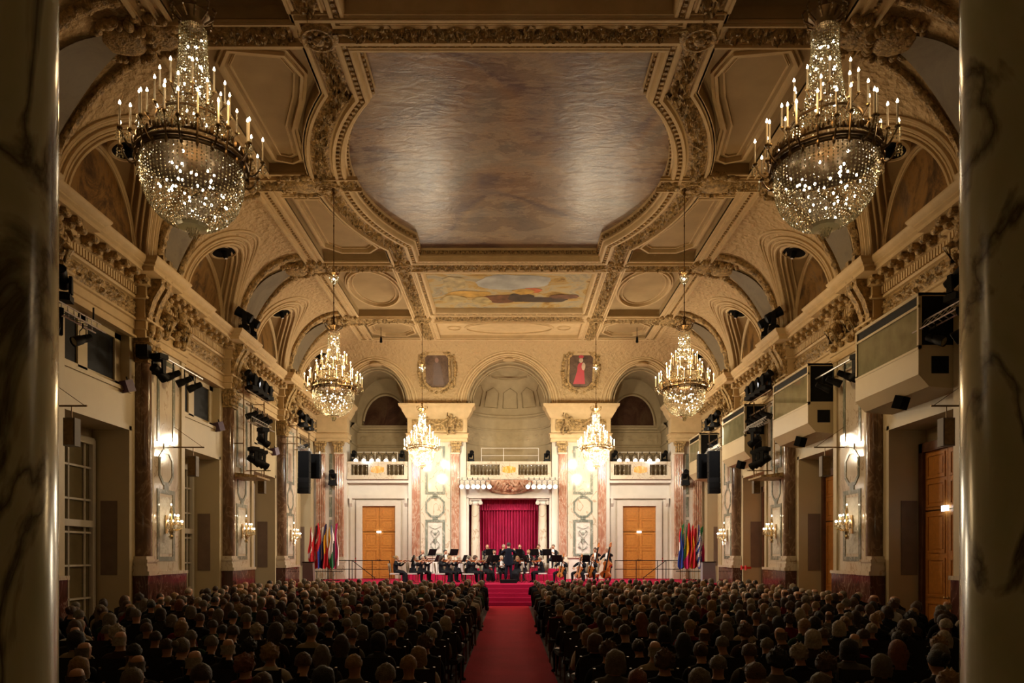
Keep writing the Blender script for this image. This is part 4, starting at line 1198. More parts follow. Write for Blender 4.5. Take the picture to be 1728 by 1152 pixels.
def upper_cup(key):
    r = empty('hanging_glass_lamp')
    mb = MB(); mb.lathe([(.03, .12), (.08, .14), (.14, .19), (.12, .2), (.04, .22), (.03, .3), (.05, .34), (.015, .4)], 14)
    for k in range(8): a = k*pi/4; mb.tube([(.1*cos(a), .1*sin(a), .15), (.17*cos(a), .17*sin(a), .2), (.16*cos(a), .16*sin(a), .25)], .01, 5)
    mb.build('gilt_crown', M['gilt'], r)
    mb = MB(); rr = random.Random(5)
    for z, R in ((.12, .13), (.09, .135), (.06, .13), (.03, .125), (0, .115), (-.03, .1), (-.06, .08), (-.09, .05), (-.13, .02), (-.18, .012)):
        for k in range(16): a = 2*pi*k/16; mb.octa((R*cos(a), R*sin(a), z), .014, rr.random(), 0, 1.3)
    mb.build('crystal_bowl', M['crystal'], r, smooth=False)['kind'] = 'stuff'
    mb = MB()
    mb.sph((0, 0, .03), .035, 8, 6)
    mb.build('inner_bulb', M[key], r)
    return r
cw = make_chandelier('bulb'); cf = make_chandelier('bulb_far')
uw = upper_cup('bulb'); uf = upper_cup('bulb_far')
CH = [(-4.0, 9.0, 'w', 'huge crystal chandelier with candle bulbs at upper left, nearest the camera'),
      (4.0, 9.0, 'w', 'huge crystal chandelier with candle bulbs at upper right, nearest the camera'),
      (-5.25, 21.3, 'w', 'crystal chandelier hanging halfway down the hall on the left'),
      (5.25, 21.3, 'w', 'crystal chandelier hanging halfway down the hall on the right'),
      (-4.07, 33.3, 'f', 'brilliant white crystal chandelier over the stage, left of the alcove'),
      (4.07, 33.3, 'f', 'brilliant white crystal chandelier over the stage, right of the alcove')]
uw1 = uf1 = c1 = c2 = True
for x, y, t, lab in CH:
    if t == 'w':
        o = cw if c1 else dup(cw); c1 = False
    else:
        o = cf if c2 else dup(cf); c2 = False
    o.location = (x, y, 7.21); o.rotation_euler = (0, 0, random.uniform(0, .4)); tag(o, lab, 'chandelier', 'crystal chandeliers')
    zc = 10.38 if t == 'w' else 10.85
    if y > 10:
        if t == 'w': u = uw if uw1 else dup(uw); uw1 = False
        else: u = uf if uf1 else dup(uf); uf1 = False
        u.location = (x, y, zc); tag(u, 'small gilt and crystal lamp on the rod above the %s %s chandelier' % ('left' if x < 0 else 'right', 'middle' if t == 'w' else 'white stage'), 'lamp', 'small crystal lamps above the chandeliers')

# ------------------------------------------------------------------ wall sconces (local +x points into the hall)
def make_sconce():
    r = empty('wall_sconce'); mb = MB()
    mb.box(0, .03, -.06, .06, -.25, .3); mb.lathe([(.02, -.42), (.06, -.34), (.03, -.28), (.07, -.18), (.04, -.1), (.05, .1), (.02, .3), (.05, .4), (.01, .55)], 10, (.16, 0, 0))
    mb.tube([(.02, 0, -.05), (.16, 0, -.05)], .02, 6)
    sp = []
    for n, R, z, ph in ((7, .30, 0, -1.35), (5, .2, .18, -1.2), (1, .0, .5, 0)):
        for k in range(n):
            a = ph+(-2*ph)*k/max(1, n-1) if n > 1 else 0
            x, y = .16+R*cos(a), R*sin(a)*1.15
            if n > 1: mb.tube([(.16, 0, z-.1), (.16+(x-.16)*.5, y*.5, z-.16), (x, y, z-.08), (x, y, z)], .012, 5)
            mb.lathe([(.0, -.02), (.035, 0), (.03, .01), (0, .01)], 8, (x, y, z)); sp.append((x, y, z+.005))
    mb.build('gilt_arms', M['gilt'], r)
    mb = MB(); rr = random.Random(9)
    for (x, y, z) in sp:
        for q in range(5):
            b = 2*pi*q/5
            for w in range(3): mb.octa((x+.035*cos(b), y+.035*sin(b), z-.03-.035*w), .011, rr.random(), 0, 1.6)
    for k in range(60):
        a = rr.uniform(0, 6.3); z = rr.uniform(-.42, -.05); R = .05+.1*(z+.42)/.37; mb.octa((.16+R*cos(a), R*sin(a), z), .012, 0, 0, 1.6)
    mb.build('crystal_drops', M['crystal'], r, smooth=False)['kind'] = 'stuff'
    cm = candle_mb(.09, .011).build('candle', [M['candle'], M['gilt']], r); fl = flame_mb(.09, 1.25).build('bulb', M['flame'], cm)
    for i, p in enumerate(sp):
        o = cm if i == 0 else cm.copy()
        if i: COL.objects.link(o); g = fl.copy(); COL.objects.link(g); g.parent = o
        o.parent = r; o.location = p
    return r
sc0 = make_sconce(); firsts = True
pos_names = {1: 'nearest the camera', 2: 'nearest the camera on its wall', 3: 'on the second marble pier', 4: 'on the third marble pier', 5: 'on the pier beside the stage'}
SCN = []
for s in (-1, 1):
    for k, p in enumerate(PIERS):
        if p < 6: continue
        o = sc0 if firsts else dup(sc0); firsts = False
        o.location = (s*(XW-.19), p+1.42, 3.05); o.rotation_euler = (0, 0, 0 if s < 0 else pi)
        nmk = {1: 'beside the foreground column', 2: 'beside the foreground column', 3: 'on the nearest fully visible marble pier', 4: 'on the middle marble pier', 5: 'on the pier beside the stage'}[k]
        tag(o, 'gilt candle sconce with crystals on the %s wall, %s' % ('left' if s < 0 else 'right', nmk if p > 8 else 'hidden nearest the camera'), 'wall lamp', 'gilt wall sconces')
        SCN.append((s*(XW-.55), p+1.42, 3.3))

# ------------------------------------------------------------------ stage lighting gear
def make_moving_head(name='moving_head_light'):
    r = empty(name)
    mb = MB(); mb.box(-.19, .19, -.15, .15, 0, .14); mb.box(-.15, .15, -.12, .12, .14, .17); mb.box(-.19, .19, -.16, -.15, .04, .10); mb.build('base', M['black'], r, smooth=False)
    mb = MB()
    for sx in (-1, 1): mb.prism([(-.07, .17), (.07, .17), (.05, .55), (-.05, .55)], lambda u, v, t, sx=sx: (sx*.17+t, u, v), -.03, .03)
    mb.box(-.19, .19, -.06, .06, .17, .20); mb.build('yoke', M['black'], r, smooth=False)
    mb = MB(); T = Matrix.Translation((0, 0, .5)) @ Matrix.Rotation(radians(62), 4, 'X')
    mb.lathe([(.10, -.24), (.13, -.22), (.135, -.05), (.12, .0), (.125, .05), (.14, .2), (.15, .26), (.12, .27), (.115, .24), (0, .24)], 16, mat=T)
    mb.build('lamp_head', M['black'], r)
    return r
def make_par(col='black', lit=False):
    r = empty('spotlight'); T = Matrix.Rotation(radians(118), 4, 'X')
    mb = MB(); mb.lathe([(.05, -.22), (.08, -.2), (.09, -.05), (.085, 0), (.105, .05), (.115, .24), (.105, .24), (.10, .1), (0, .08)], 14, mat=T); mb.build('can', M[col], r)
    mb = MB(); mb.tube([(-.125, 0, 0), (-.125, 0, .2), (0, 0, .26), (.125, 0, .2), (.125, 0, 0)], .012, 6); mb.tube([(0, 0, .25), (0, 0, .36)], .018, 6); mb.build('bracket', M['black'], r)
    mb = MB(); mb.lathe([(.098, .215), (0, .225)], 14, mat=T); mb.build('lens', M['lens_on'] if lit else M['glassdark'], r)
    return r
def make_truss(L):
    """ladder truss along local y"""
    r = empty('truss'); mb = MB()
    for x, z in ((-.12, 0), (.12, 0), (0, .2)): mb.tube([(x, 0, z), (x, L, z)], .018, 6)
    n = int(L/.22)
    for i in range(n):
        y = i*.22; 
        for a, b in (((-.12, 0), (.12, 0)), ((.12, 0), (0, .2)), ((0, .2), (-.12, 0))): mb.tube([(a[0], y, a[1]), (b[0], y+.22, b[1])], .01, 5)
    mb.build('lattice', M['alu'], r, smooth=False)
    mb = MB(); mb.tube([(0, L*.15, .2), (0, L*.15, .5)], .02, 6); mb.tube([(0, L*.85, .2), (0, L*.85, .5)], .02, 6); mb.build('hanger', M['black'], r)
    return r
mh = make_moving_head(); par = make_par(); parl = make_par('whitepaint', True)
def first_or_dup(src, flag={}):
    if src.name not in flag: flag[src.name] = 1; return src
    return dup(src)
def rig(s):
    side = 'left' if s < 0 else 'right'
    def put(src, x, y, z, rz, lab, cat, grp, down=False, rx=0):
        o = first_or_dup(src); o.location = (s*x, y, z); o.rotation_euler = (rx+(pi if down else 0), 0, rz); tag(o, lab, cat, grp); return o
    g = 'stage lights on the %s wall' % side
    # nearest truss (bay before first visible pier)
    t = make_truss(1.9); t.location = (s*9.65, 14.9, 7.4); tag(t, 'aluminium lattice truss high on the %s wall beside the foreground column' % side, 'truss')
    put(mh, 9.65, 15.35, 7.63, .3, 'black moving head light standing on the nearest %s truss' % side, 'stage light', g)
    put(mh, 9.65, 15.0, 7.38, .8, 'black moving head light hanging near the column end of the nearest %s truss' % side, 'stage light', g, True)
    put(par, 9.65, 16.1, 7.04, s*.5, 'black spotlight hanging from the far end of the nearest %s truss' % side, 'stage light', g)
    # pier 1: bar with moving head and three pars
    y0 = 19.6
    mb = MB(); mb.tube([(s*9.75, y0, 7.75), (s*9.75, y0+3.0, 7.75)], .03, 8); mb.tube([(s*10.3, y0+.6, 8.05), (s*9.75, y0+.6, 7.75)], .025, 6); mb.tube([(s*10.3, y0+2.2, 8.05), (s*9.75, y0+2.2, 7.75)], .025, 6)
    tag(mb.build('lighting_bar', M['alu']), 'silver pipe holding spotlights across the nearest marble pier on the %s' % side, 'bar')
    put(mh, 9.75, y0+.2, 7.74, s*.3, 'black moving head hanging at the near end of the %s silver pipe' % side, 'stage light', g, True)
    for i, w in enumerate(('first', 'middle', 'last')):
        put(par, 9.75, y0+1.05+.72*i, 7.38, s*1.2, '%s of three black spotlights hanging in a row from the %s silver pipe' % (w, side), 'stage light', g)
    mb = MB(); mb.box(-.16, .16, -.12, .12, -.17, .17); o = mb.build('projector_box', M['black'], smooth=False, loc=(s*10.05, y0-.05, 7.75)); tag(o, 'small black box fixed beside the nearest pilaster on the %s wall' % side, 'box')
    # pier 2: stacked rows of lights
    y0 = 26.3
    t = make_truss(2.2); t.location = (s*9.55, y0+.1, 7.1); tag(t, 'lattice truss below rows of stage lights on the middle %s pier' % side, 'truss')
    mb = MB(); 
    for z in (8.28, 7.75): mb.tube([(s*9.7, y0, z), (s*9.7, y0+2.4, z)], .03, 6)
    for yy in (y0+.1, y0+2.3): mb.tube([(s*9.85, yy, 5.1), (s*9.85, yy, 8.3)], .025, 6)
    for yy in (y0+.1, y0+2.3):
        for z in (8.2, 6.3): mb.tube([(s*9.85, yy, z), (s*10.3, yy, z)], .02, 6)
    tag(mb.build('pipe_scaffold', M['bronze']), 'dark pipe frame carrying the rows of lights on the middle %s pier' % side, 'frame')
    for i, w in enumerate(('first', 'second', 'third', 'fourth')):
        put(mh, 9.62, y0+.3+.58*i, 8.31, s*.4, '%s moving head from the camera in the top row on the middle %s pier' % (w, side), 'stage light', g)
        put(par, 9.62, y0+.35+.55*i, 7.42, s*1.0, '%s black spotlight in the second row on the middle %s pier' % (w, side), 'stage light', g)
    put(mh, 9.55, y0+1.3, 7.08, s*.6, 'black moving head hanging beneath the lattice truss on the middle %s pier' % side, 'stage light', g, True)
    for i, w in enumerate(('near', 'middle', 'far')):
        put(mh, 9.7, y0+.7+.45*i, 6.25, s*.7, '%s moving head in the lowest hanging row on the middle %s pier' % (w, side), 'stage light', g, True)
    mb = MB(); mb.prism([(10.35, 5.05), (9.35, 5.05), (9.35, 5.12), (10.35, 5.25)], lambda u, v, t: (s*u, y0+.1+t, v), 0, 1.4)
    tag(mb.build('wall_shelf', M['ornament'], smooth=False), 'flat brown shelf board below the lights on the middle %s pier' % side, 'shelf')
    # pier 3
    y0 = 32.1
    t = make_truss(2.0); t.location = (s*9.5, y0, 7.0); tag(t, 'white lattice truss holding the loudspeaker arrays on the %s' % side, 'truss')
    mb = MB()
    for z in (8.0, 7.5): mb.tube([(s*9.6, y0, z), (s*9.6, y0+2.2, z)], .03, 6); mb.tube([(s*9.6, y0+.1, z), (s*10.3, y0+.1, z)], .02, 6)
    for yy in (y0+.1, y0+2.0): mb.tube([(s*9.6, yy, 7.0), (s*9.6, yy, 8.0)], .025, 6); mb.tube([(s*9.5, yy, 7.2), (s*10.3, yy, 7.2)], .02, 6)
    tag(mb.build('pipe_scaffold', M['bronze']), 'dark pipe frame above the loudspeaker arrays on the %s' % side, 'frame')
    put(mh, 9.45, y0+.5, 8.03, s*.4, 'near moving head standing on the frame above the %s loudspeakers' % side, 'stage light', g)
    put(mh, 9.45, y0+1.5, 8.03, s*.4, 'far moving head standing on the frame above the %s loudspeakers' % side, 'stage light', g)
    put(par, 9.55, y0+1.0, 7.2, s*1.0, 'black spotlight between frame and truss above the %s loudspeakers' % side, 'stage light', g)
    # line array
    for j, (yy, xx, h, w) in enumerate(((32.5, 9.35, 1.95, .52), (33.5, 9.1, 1.15, .45))):
        r = empty('loudspeaker_array', (s*xx, yy, 6.95-h-.05)); tag(r, '%s black hanging loudspeaker array on the %s of the stage' % (('tall', 'shorter rear')[j], side), 'loudspeaker')
        n = int(h/.24); mb = MB()
        for q in range(n):
            z = h-(q+1)*h/n
            mb.prism([(-w/2, 0), (w/2, 0), (w/2, .3), (-w/2, .3)], lambda u, v, t, z=z, q=q: (u, v-.15-.006*q*q*.3, z+t), .008, h/n-.006)
        mb.build('cabinets', M['black'], r, smooth=False)
        mb = MB(); mb.box(-w/2+.03, w/2-.03, -.19, -.155, .02, h-.02); mb.build('grille', M['grille'], r, smooth=False)
        mb = MB(); mb.box(-w/2, -w/2+.04, -.1, .1, h, h+.12); mb.box(w/2-.04, w/2, -.1, .1, h, h+.12); mb.build('hanging_bracket', M['alu'], r, smooth=False)
    # loudspeakers on brackets over the niches
    for k, c in enumerate(BAYS[:5]):
        if c < 15: continue
        w = {2: 'nearest', 3: 'second', 4: 'third'}[k]
        r = empty('wall_loudspeaker', (s*9.75, c-2.15, 5.2)); tag(r, 'slim grey-brown loudspeaker hanging from a bracket over the %s %s niche' % (w, side), 'loudspeaker')
        mb = MB(); mb.box(-.13, .13, -.1, .12, -.62, 0); mb.build('cabinet', simple('speaker_brown%d%d' % (k, s), (.13, .10, .07), .6), r, smooth=False)
        mb = MB(); mb.box(-.11, .11, -.115, -.1, -.59, -.03); mb.build('grille', M['bronze'], r, smooth=False)
        mb = MB(); mb.tube([(0, 0, 0), (0, 0, .28)], .012, 6); mb.tube([(-s*.35, 0, .28), (s*.72, 0, .28)], .022, 6); mb.tube([(-s*.3, 0, .28), (s*.72, 0, 1.0)], .008, 5); mb.tube([(s*.68, 0, -.7), (s*.68, 0, .5)], .014, 5); mb.build('bracket', M['bronze'], r)
        rr = empty('monitor_loudspeaker', (s*(XW-.12 if s < 0 else 9.75), c+1.35 if s < 0 else c-.3, 6.75 if s < 0 else 5.95)); rr.rotation_euler = (radians(20), 0, s*.5)
        tag(rr, 'small wedge loudspeaker under the %s %s wall booth' % (w, side), 'loudspeaker')
        mb = MB(); mb.prism([(-.15, -.12), (.15, -.12), (.12, .13), (-.12, .13)], lambda u, v, t: (u, v, t), -.16, .16); mb.build('cabinet', M['grille'] if s > 0 else simple('purple_grey_%d' % k, (.10, .06, .12), .5), rr, smooth=False)
        mb = MB(); mb.tube([(0, .05, .1), (0, .05, .25)], .02, 6); mb.build('bracket', M['black'], rr)
    # pair of moving heads on the cornice
    for j, yy in enumerate((25.7, 26.4)):
        o = first_or_dup(mh); o.location = (s*9.55, yy, 10.22); o.rotation_euler = (0, 0, s*1.3); o.scale = (1.2, 1.2, 1.2); tag(o, '%s black moving head on the %s cornice above the middle pier' % (('near', 'far')[j], side), 'stage light', 'moving heads on the cornices')
    # fixture on the stage corner pilaster
    o = first_or_dup(mh); o.location = (s*9.4, 37.9, 5.95); o.rotation_euler = (0, 0, 0); tag(o, 'black moving head on a bracket at the %s corner pilaster of the stage' % side, 'stage light', g)
    mb = MB(); mb.box(s*9.4-.2, s*9.4+.2, 37.7, 38.14, 5.87, 5.95); mb.build('corner_bracket', M['black'], WB, smooth=False)
rig(-1); rig(1)
# rows of white spotlights
def spot_row(x0, x1, n, y, z, lab, railz, off=0):
    mb = MB(); mb.tube([(x0-.25, y, railz), (x1+.25, y, railz)], .02, 6)
    for x in (x0-.2, (x0+x1)/2, x1+.2): mb.tube([(x, y, railz), (x, y, 7.2 if railz > 7 else railz-.01)], .015, 6)
    tag(mb.build('lighting_bar', M['whitepaint']), 'thin white rail carrying the row of white spotlights '+lab, 'bar')
    for i in range(n):
        x = x0+(x1-x0)*i/(n-1); o = first_or_dup(parl); o.location = (x, y-.02, railz-.38); o.rotation_euler = (0, 0, (.15 if x < 0 else -.15)+.12*(i % 3-1)); o.scale = (1.1,)*3
        tag(o, 'white lit spotlight %s, %s from the left' % (lab, ('first', 'second', 'third', 'fourth', 'fifth', 'sixth')[i]), 'spotlight', 'white spotlights above the stage')
spot_row(-8.25, -6.25, 6, 38.5, 7.5, 'above the left balcony', 7.72)
spot_row(6.0, 8.0, 6, 38.5, 7.5, 'above the right balcony', 7.72)
spot_row(-2.5, -1.1, 6, 37.75, 6, 'under the balcony, left of cartouche', 6.25)
spot_row(1.05, 2.45, 6, 37.75, 6, 'under the balcony, right of cartouche', 6.25)
for x, w in ((-2.05, 'left end of the centre balcony'), (2.05, 'right end of the centre balcony'), (-8.4, 'left end of the left balcony'), (-5.8, 'right end of the left balcony'), (5.7, 'left end of the right balcony'), (8.4, 'right end of the right balcony')):
    o = first_or_dup(mh); o.location = (x, 38.45, 7.2); o.scale = (.8,)*3; tag(o, 'small black moving head on the '+w, 'stage light', 'moving heads on the balconies')
mb = MB()
for z in (7.55, 7.95): mb.tube([(-1.5, 38.6, z), (1.6, 38.6, z)], .015, 6)
for x in (-1.5, -.3, 1.6): mb.tube([(x, 38.6, 7.2), (x, 38.6, 7.95)], .015, 6)
tag(mb.build('safety_rail', M['whitepaint']), 'thin white safety rail above the centre balcony', 'rail')
for x, w in ((-3.8, 'left'), (3.8, 'right')):      # ceiling hanger lamps in small coffers
    pass
mb0 = None
for s in (-1, 1):
    r = empty('ceiling_lamp', (s*6.3, 35.0, ZC+.12)); tag(r, 'small dark lamp hanging from the rear ceiling coffer on the %s' % ('left' if s < 0 else 'right'), 'lamp')
    mb = MB(); mb.tube([(0, 0, 0), (0, 0, -.5)], .015, 6); mb.build('stem', M['black'], r)
    mb = MB(); mb.lathe([(.05, -.75), (.07, -.7), (.05, -.5), (.02, -.45)], 10); mb.build('lamp_head', M['black'], r)

# ------------------------------------------------------------------ stage barriers, boxes, flags
def barrier(pts, label):
    r = empty('stage_railing', (*pts[0], ZS)); tag(r, label, 'railing')
    o = Vector((*pts[0], 0)); P = [Vector((*p, 0))-o for p in pts]
    mb = MB()
    for z in (1.0, .55): mb.tube([(p.x, p.y, z) for p in P], .02, 6)
    mb.build('rail', M['black'], r)
    for p in P: mb = MB(); mb.tube([(p.x, p.y, 0), (p.x, p.y, 1.02)], .02, 6); mb.build('post', M['black'], r)
    return r
barrier([(-9.4, 36.9), (-8.3, 36.9), (-7.1, 36.9), (-6.2, 36.9)], 'thin black railing on the left side of the stage in front of the oak door')
barrier([(5.5, 36.9), (6.6, 36.9), (7.7, 36.9), (8.9, 36.9)], 'thin black railing on the right side of the stage in front of the oak door')
for s in (-1, 1):
    r = empty('stair_handrail', (s*8.0, 37.6, ZS)); tag(r, 'sloping black handrail of the small stairs behind the %s railing' % ('left' if s < 0 else 'right'), 'handrail')
    mb = MB(); mb.tube([(-s*.9, 0, .08), (s*.3, 0, 1.0), (s*.7, 0, 1.0)], .02, 6); mb.build('rail', M['black'], r)
    mb = MB(); mb.tube([(s*.3, 0, 0), (s*.3, 0, 1.0)], .02, 6); mb.build('post', M['black'], r)
    mb = MB(); mb.tube([(-s*.9, 0, 0), (-s*.9, 0, .1)], .02, 6); mb.build('post', M['black'], r)
for x, w, y, c, lab in ((-9.18, .5, 32.6, (.16, .12, .11), 'brown-grey upright box at the left end of the stage'), (9.2, .62, 32.8, (.26, .27, .32), 'blue-grey upright panel box at the right end of the stage')):
    r = empty('lectern_box', (x, y, ZS)); tag(r, lab, 'box')
    mb = MB(); mb.prism([(-w/2, 0), (w/2, 0), (w/2-.04, .95), (-w/2, .95)], lambda u, v, t: (u, t, v), -.15, .2); mb.build('body', simple('lectern_%d' % (x > 0), c, .6, var=.05), r, smooth=False)
    mb = MB(); mb.box(-w/2-.01, w/2, -.17, .22, .95, .98); mb.build('lid', M['black'], r, smooth=False)
FC = {k: simple('flag_'+k, v, .8, var=.05) for k, v in dict(red=(.55, .02, .03), white=(.75, .72, .70), black=(.02, .02, .02), blue=(.02, .05, .30), navy=(.015, .02, .12), yellow=(.75, .42, .02), green=(.02, .18, .06), sky=(.15, .35, .6), magenta=(.5, .02, .12)).items()}
def flag(x, y, h, stripes, label, grp, sd):
    """stripes: list of (v0,v1,u0,u1,key) drawn over first colour; cloth hangs in folds from the pole top"""
    r = empty('flag', (x, y, ZS)); tag(r, label, 'flag', grp)
    mb = MB(); mb.tube([(0, 0, 0), (0, 0, h)], .014, 6); mb.lathe([(.02, h), (.025, h+.03), (.008, h+.06), (0, h+.14)], 8); mb.build('pole', M['gilt'], r)
    keys = []; 
    for st_ in stripes:
        if st_[4] not in keys: keys.append(st_[4])
    rr = random.Random(sd); nu, nv = 12, 26; ph = rr.random()*6
    mb = MB(); L = h-.75
    def P(i, j):
        u = i/nu; v = j/nv; w = .04+.12*min(1, v*1.6)+.03*sin(v*5+ph)
        return (-w*.75+w*1.7*u+.02*sin(v*9+ph), -.05+.07*sin(u*9+ph+v*1.5)*min(1, .3+v), h-.05-L*v-(.16*sin(u*pi)*v)+.10*u)
    def mf(i, j):
        k = 0
        for (v0, v1, u0, u1, key) in stripes:
            if v0 <= (j+.5)/nv+.35*((i+.5)/nu-.5) < v1 and u0 <= (i+.5)/nu < u1: k = keys.index(key)
        return k
    mb.grid(P, nu, nv, mf=mf); o = mb.build('cloth', [FC[k] for k in keys], r)
    return r
A = (-1, 2, 0, 1)
LF = [(-9.9+.0, [(*A, 'red'), (.2, .4, .3, 1, 'white'), (.5, .62, 0, .7, 'white')], 'red and white flag, leftmost in the left cluster'),
      (-9.72, [(*A, 'red'), (-1, .45, .3, 1, 'black'), (.55, .75, .2, 1, 'white')], 'black, red and white flag in the left cluster'),
      (-9.55, [(*A, 'red'), (.62, 2, .45, 1, 'blue'), (.2, .3, 0, .5, 'white')], 'red flag with blue lower edge in the left cluster'),
      (-9.38, [(*A, 'white'), (.35, 2, .3, 1, 'blue'), (.7, 2, 0, .5, 'navy')], 'white and blue flag in the left cluster'),
      (-9.2, [(*A, 'navy'), (.2, .6, 0, 1, 'yellow'), (.6, 2, 0, 1, 'red')], 'navy, yellow and red flag in the middle of the left cluster'),
      (-9.03, [(*A, 'yellow'), (.35, 2, 0, .5, 'red'), (.45, 2, .5, 1, 'red')], 'yellow and red flag in the left cluster'),
      (-8.86, [(*A, 'white'), (-1, .25, .3, 1, 'blue'), (.65, 2, 0, 1, 'green'), (.5, 2, .7, 1, 'black')], 'white, blue and dark green flag in the left cluster'),
      (-8.69, [(*A, 'magenta'), (.3, 2, .75, 1, 'white'), (.85, 2, .4, 1, 'white')], 'crimson flag with white edge, rightmost in the left cluster')]
RF = [(8.62, [(*A, 'blue'), (-1, .2, 0, 1, 'red'), (.2, .4, 0, .5, 'white')], 'red, white and blue flag, leftmost in the right cluster'),
      (8.77, [(*A, 'green'), (.25, .32, 0, 1, 'yellow'), (.32, .6, 0, .8, 'blue'), (.6, .66, 0, 1, 'yellow')], 'green, yellow and blue flag in the right cluster'),
      (8.92, [(*A, 'green'), (.3, .75, .4, 1, 'yellow'), (.7, 2, 0, 1, 'magenta')], 'green, yellow and purple-red flag in the right cluster'),
      (9.07, [(*A, 'red'), (.8, 2, .6, 1, 'yellow')], 'plain red flag in the right cluster'),
      (9.22, [(*A, 'red'), (.4, .62, .2, .9, 'yellow'), (.85, 2, 0, .5, 'yellow')], 'red flag with yellow band in the right cluster'),
      (9.38, [(*A, 'red'), (.25, .5, 0, .5, 'white')], 'red flag with white patch in the right cluster'),
      (9.54, [(*A, 'blue'), (.2, .3, 0, 1, 'white'), (.4, .5, 0, 1, 'white'), (.6, .7, 0, 1, 'white'), (.8, .9, 0, 1, 'white')], 'blue and white striped flag in the right cluster'),
      (9.72, [(*A, 'green'), (.3, .55, .3, 1, 'white'), (.55, 2, 0, 1, 'magenta')], 'dark green, white and dark red flag, rightmost in the right cluster')]
for i, (x, st_, lab) in enumerate(LF): flag(x, 35.6+.18*(i % 2), 2.75+.12*((i*37) % 5-2)/2, st_, lab, 'flags standing left of the stage', i)
for i, (x, st_, lab) in enumerate(RF): flag(x-.05, 35.6+.18*(i % 2), 2.75+.12*((i*53) % 5-2)/2, st_, lab, 'flags standing right of the stage', i+40)
for s in (-1, 1):
    r = empty('flag_stand', (s*9.2, 35.5, ZS)); tag(r, 'low black stand with cross bar holding the %s cluster of flags' % ('left' if s < 0 else 'right'), 'stand')
    mb = MB(); mb.tube([(-.95, -.35, .48), (1.0, -.35, .48)], .02, 6); mb.build('cross_bar', M['black'], r)
    for x in (-.3, .5): mb = MB(); mb.tube([(x, -.35, .02), (x, -.35, .5)], .02, 6); mb.box(x-.3, x+.3, -.5, -.2, 0, .03); mb.build('foot', M['black'], r)
# white service door and extinguisher beside the right pier
mb = MB(); mb.lathe([(.07, 0), (.075, .02), (.075, .36), (.05, .42), (.025, .44), (.025, .5)], 12); 
ex = mb.build('fire_extinguisher', M['signred'], loc=(10.05, 31.2, .25)); tag(ex, 'red fire extinguisher against the right wall just before the stage', 'extinguisher')
mb = MB(); mb.tube([(.03, 0, .48), (.11, 0, .42), (.1, 0, .1)], .012, 6); mb.box(-.03, .05, -.02, .02, .48, .53); mb.build('hose', M['black'], ex)
mb = MB(); mb.box(-.12, .12, -.12, .12, 0, .25); tag(mb.build('extinguisher_stand', M['black'], smooth=False, loc=(10.05, 31.2, 0)), 'small black plinth under the red extinguisher', 'stand')
for yy, lab in ((30.85, 'small red square fire sign on the right wall nearer the camera'), (31.4, 'small red square fire sign on the right wall over the extinguisher')):
    mb = MB(); mb.box(10.25, 10.28, yy-.1, yy+.1, 1.5, 1.7)
    mb.box(10.25, 10.5, yy-.02, yy+.02, 1.55, 1.65)
    o = tag(mb.build('fire_sign', M['signred'], smooth=False), lab, 'sign')
# ------------------------------------------------------------------ people
def skin_body(J, E, root=0, sub=1, name='body'):
    me = bpy.data.meshes.new(name); me.from_pydata([j[0] for j in J], E, []); me.update()
    o = bpy.data.objects.new(name, me); COL.objects.link(o)
    m = o.modifiers.new('s', 'SKIN'); m.use_smooth_shade = True; m.branch_smoothing = .3
    for i, j in enumerate(J):
        r = j[1]; me.skin_vertices[0].data[i].radius = (r if isinstance(r, tuple) else (r, r))
    for v in me.skin_vertices[0].data: v.use_root = False
    me.skin_vertices[0].data[root].use_root = True
    if sub:
        s_ = o.modifiers.new('u', 'SUBSURF'); s_.levels = sub; s_.render_levels = sub
    dg = bpy.context.evaluated_depsgraph_get(); ev = o.evaluated_get(dg)
    m2 = bpy.data.meshes.new_from_object(ev); bpy.data.objects.remove(o); bpy.data.meshes.remove(me)
    m2.polygons.foreach_set('use_smooth', [True]*len(m2.polygons))
    return m2
PS = .94
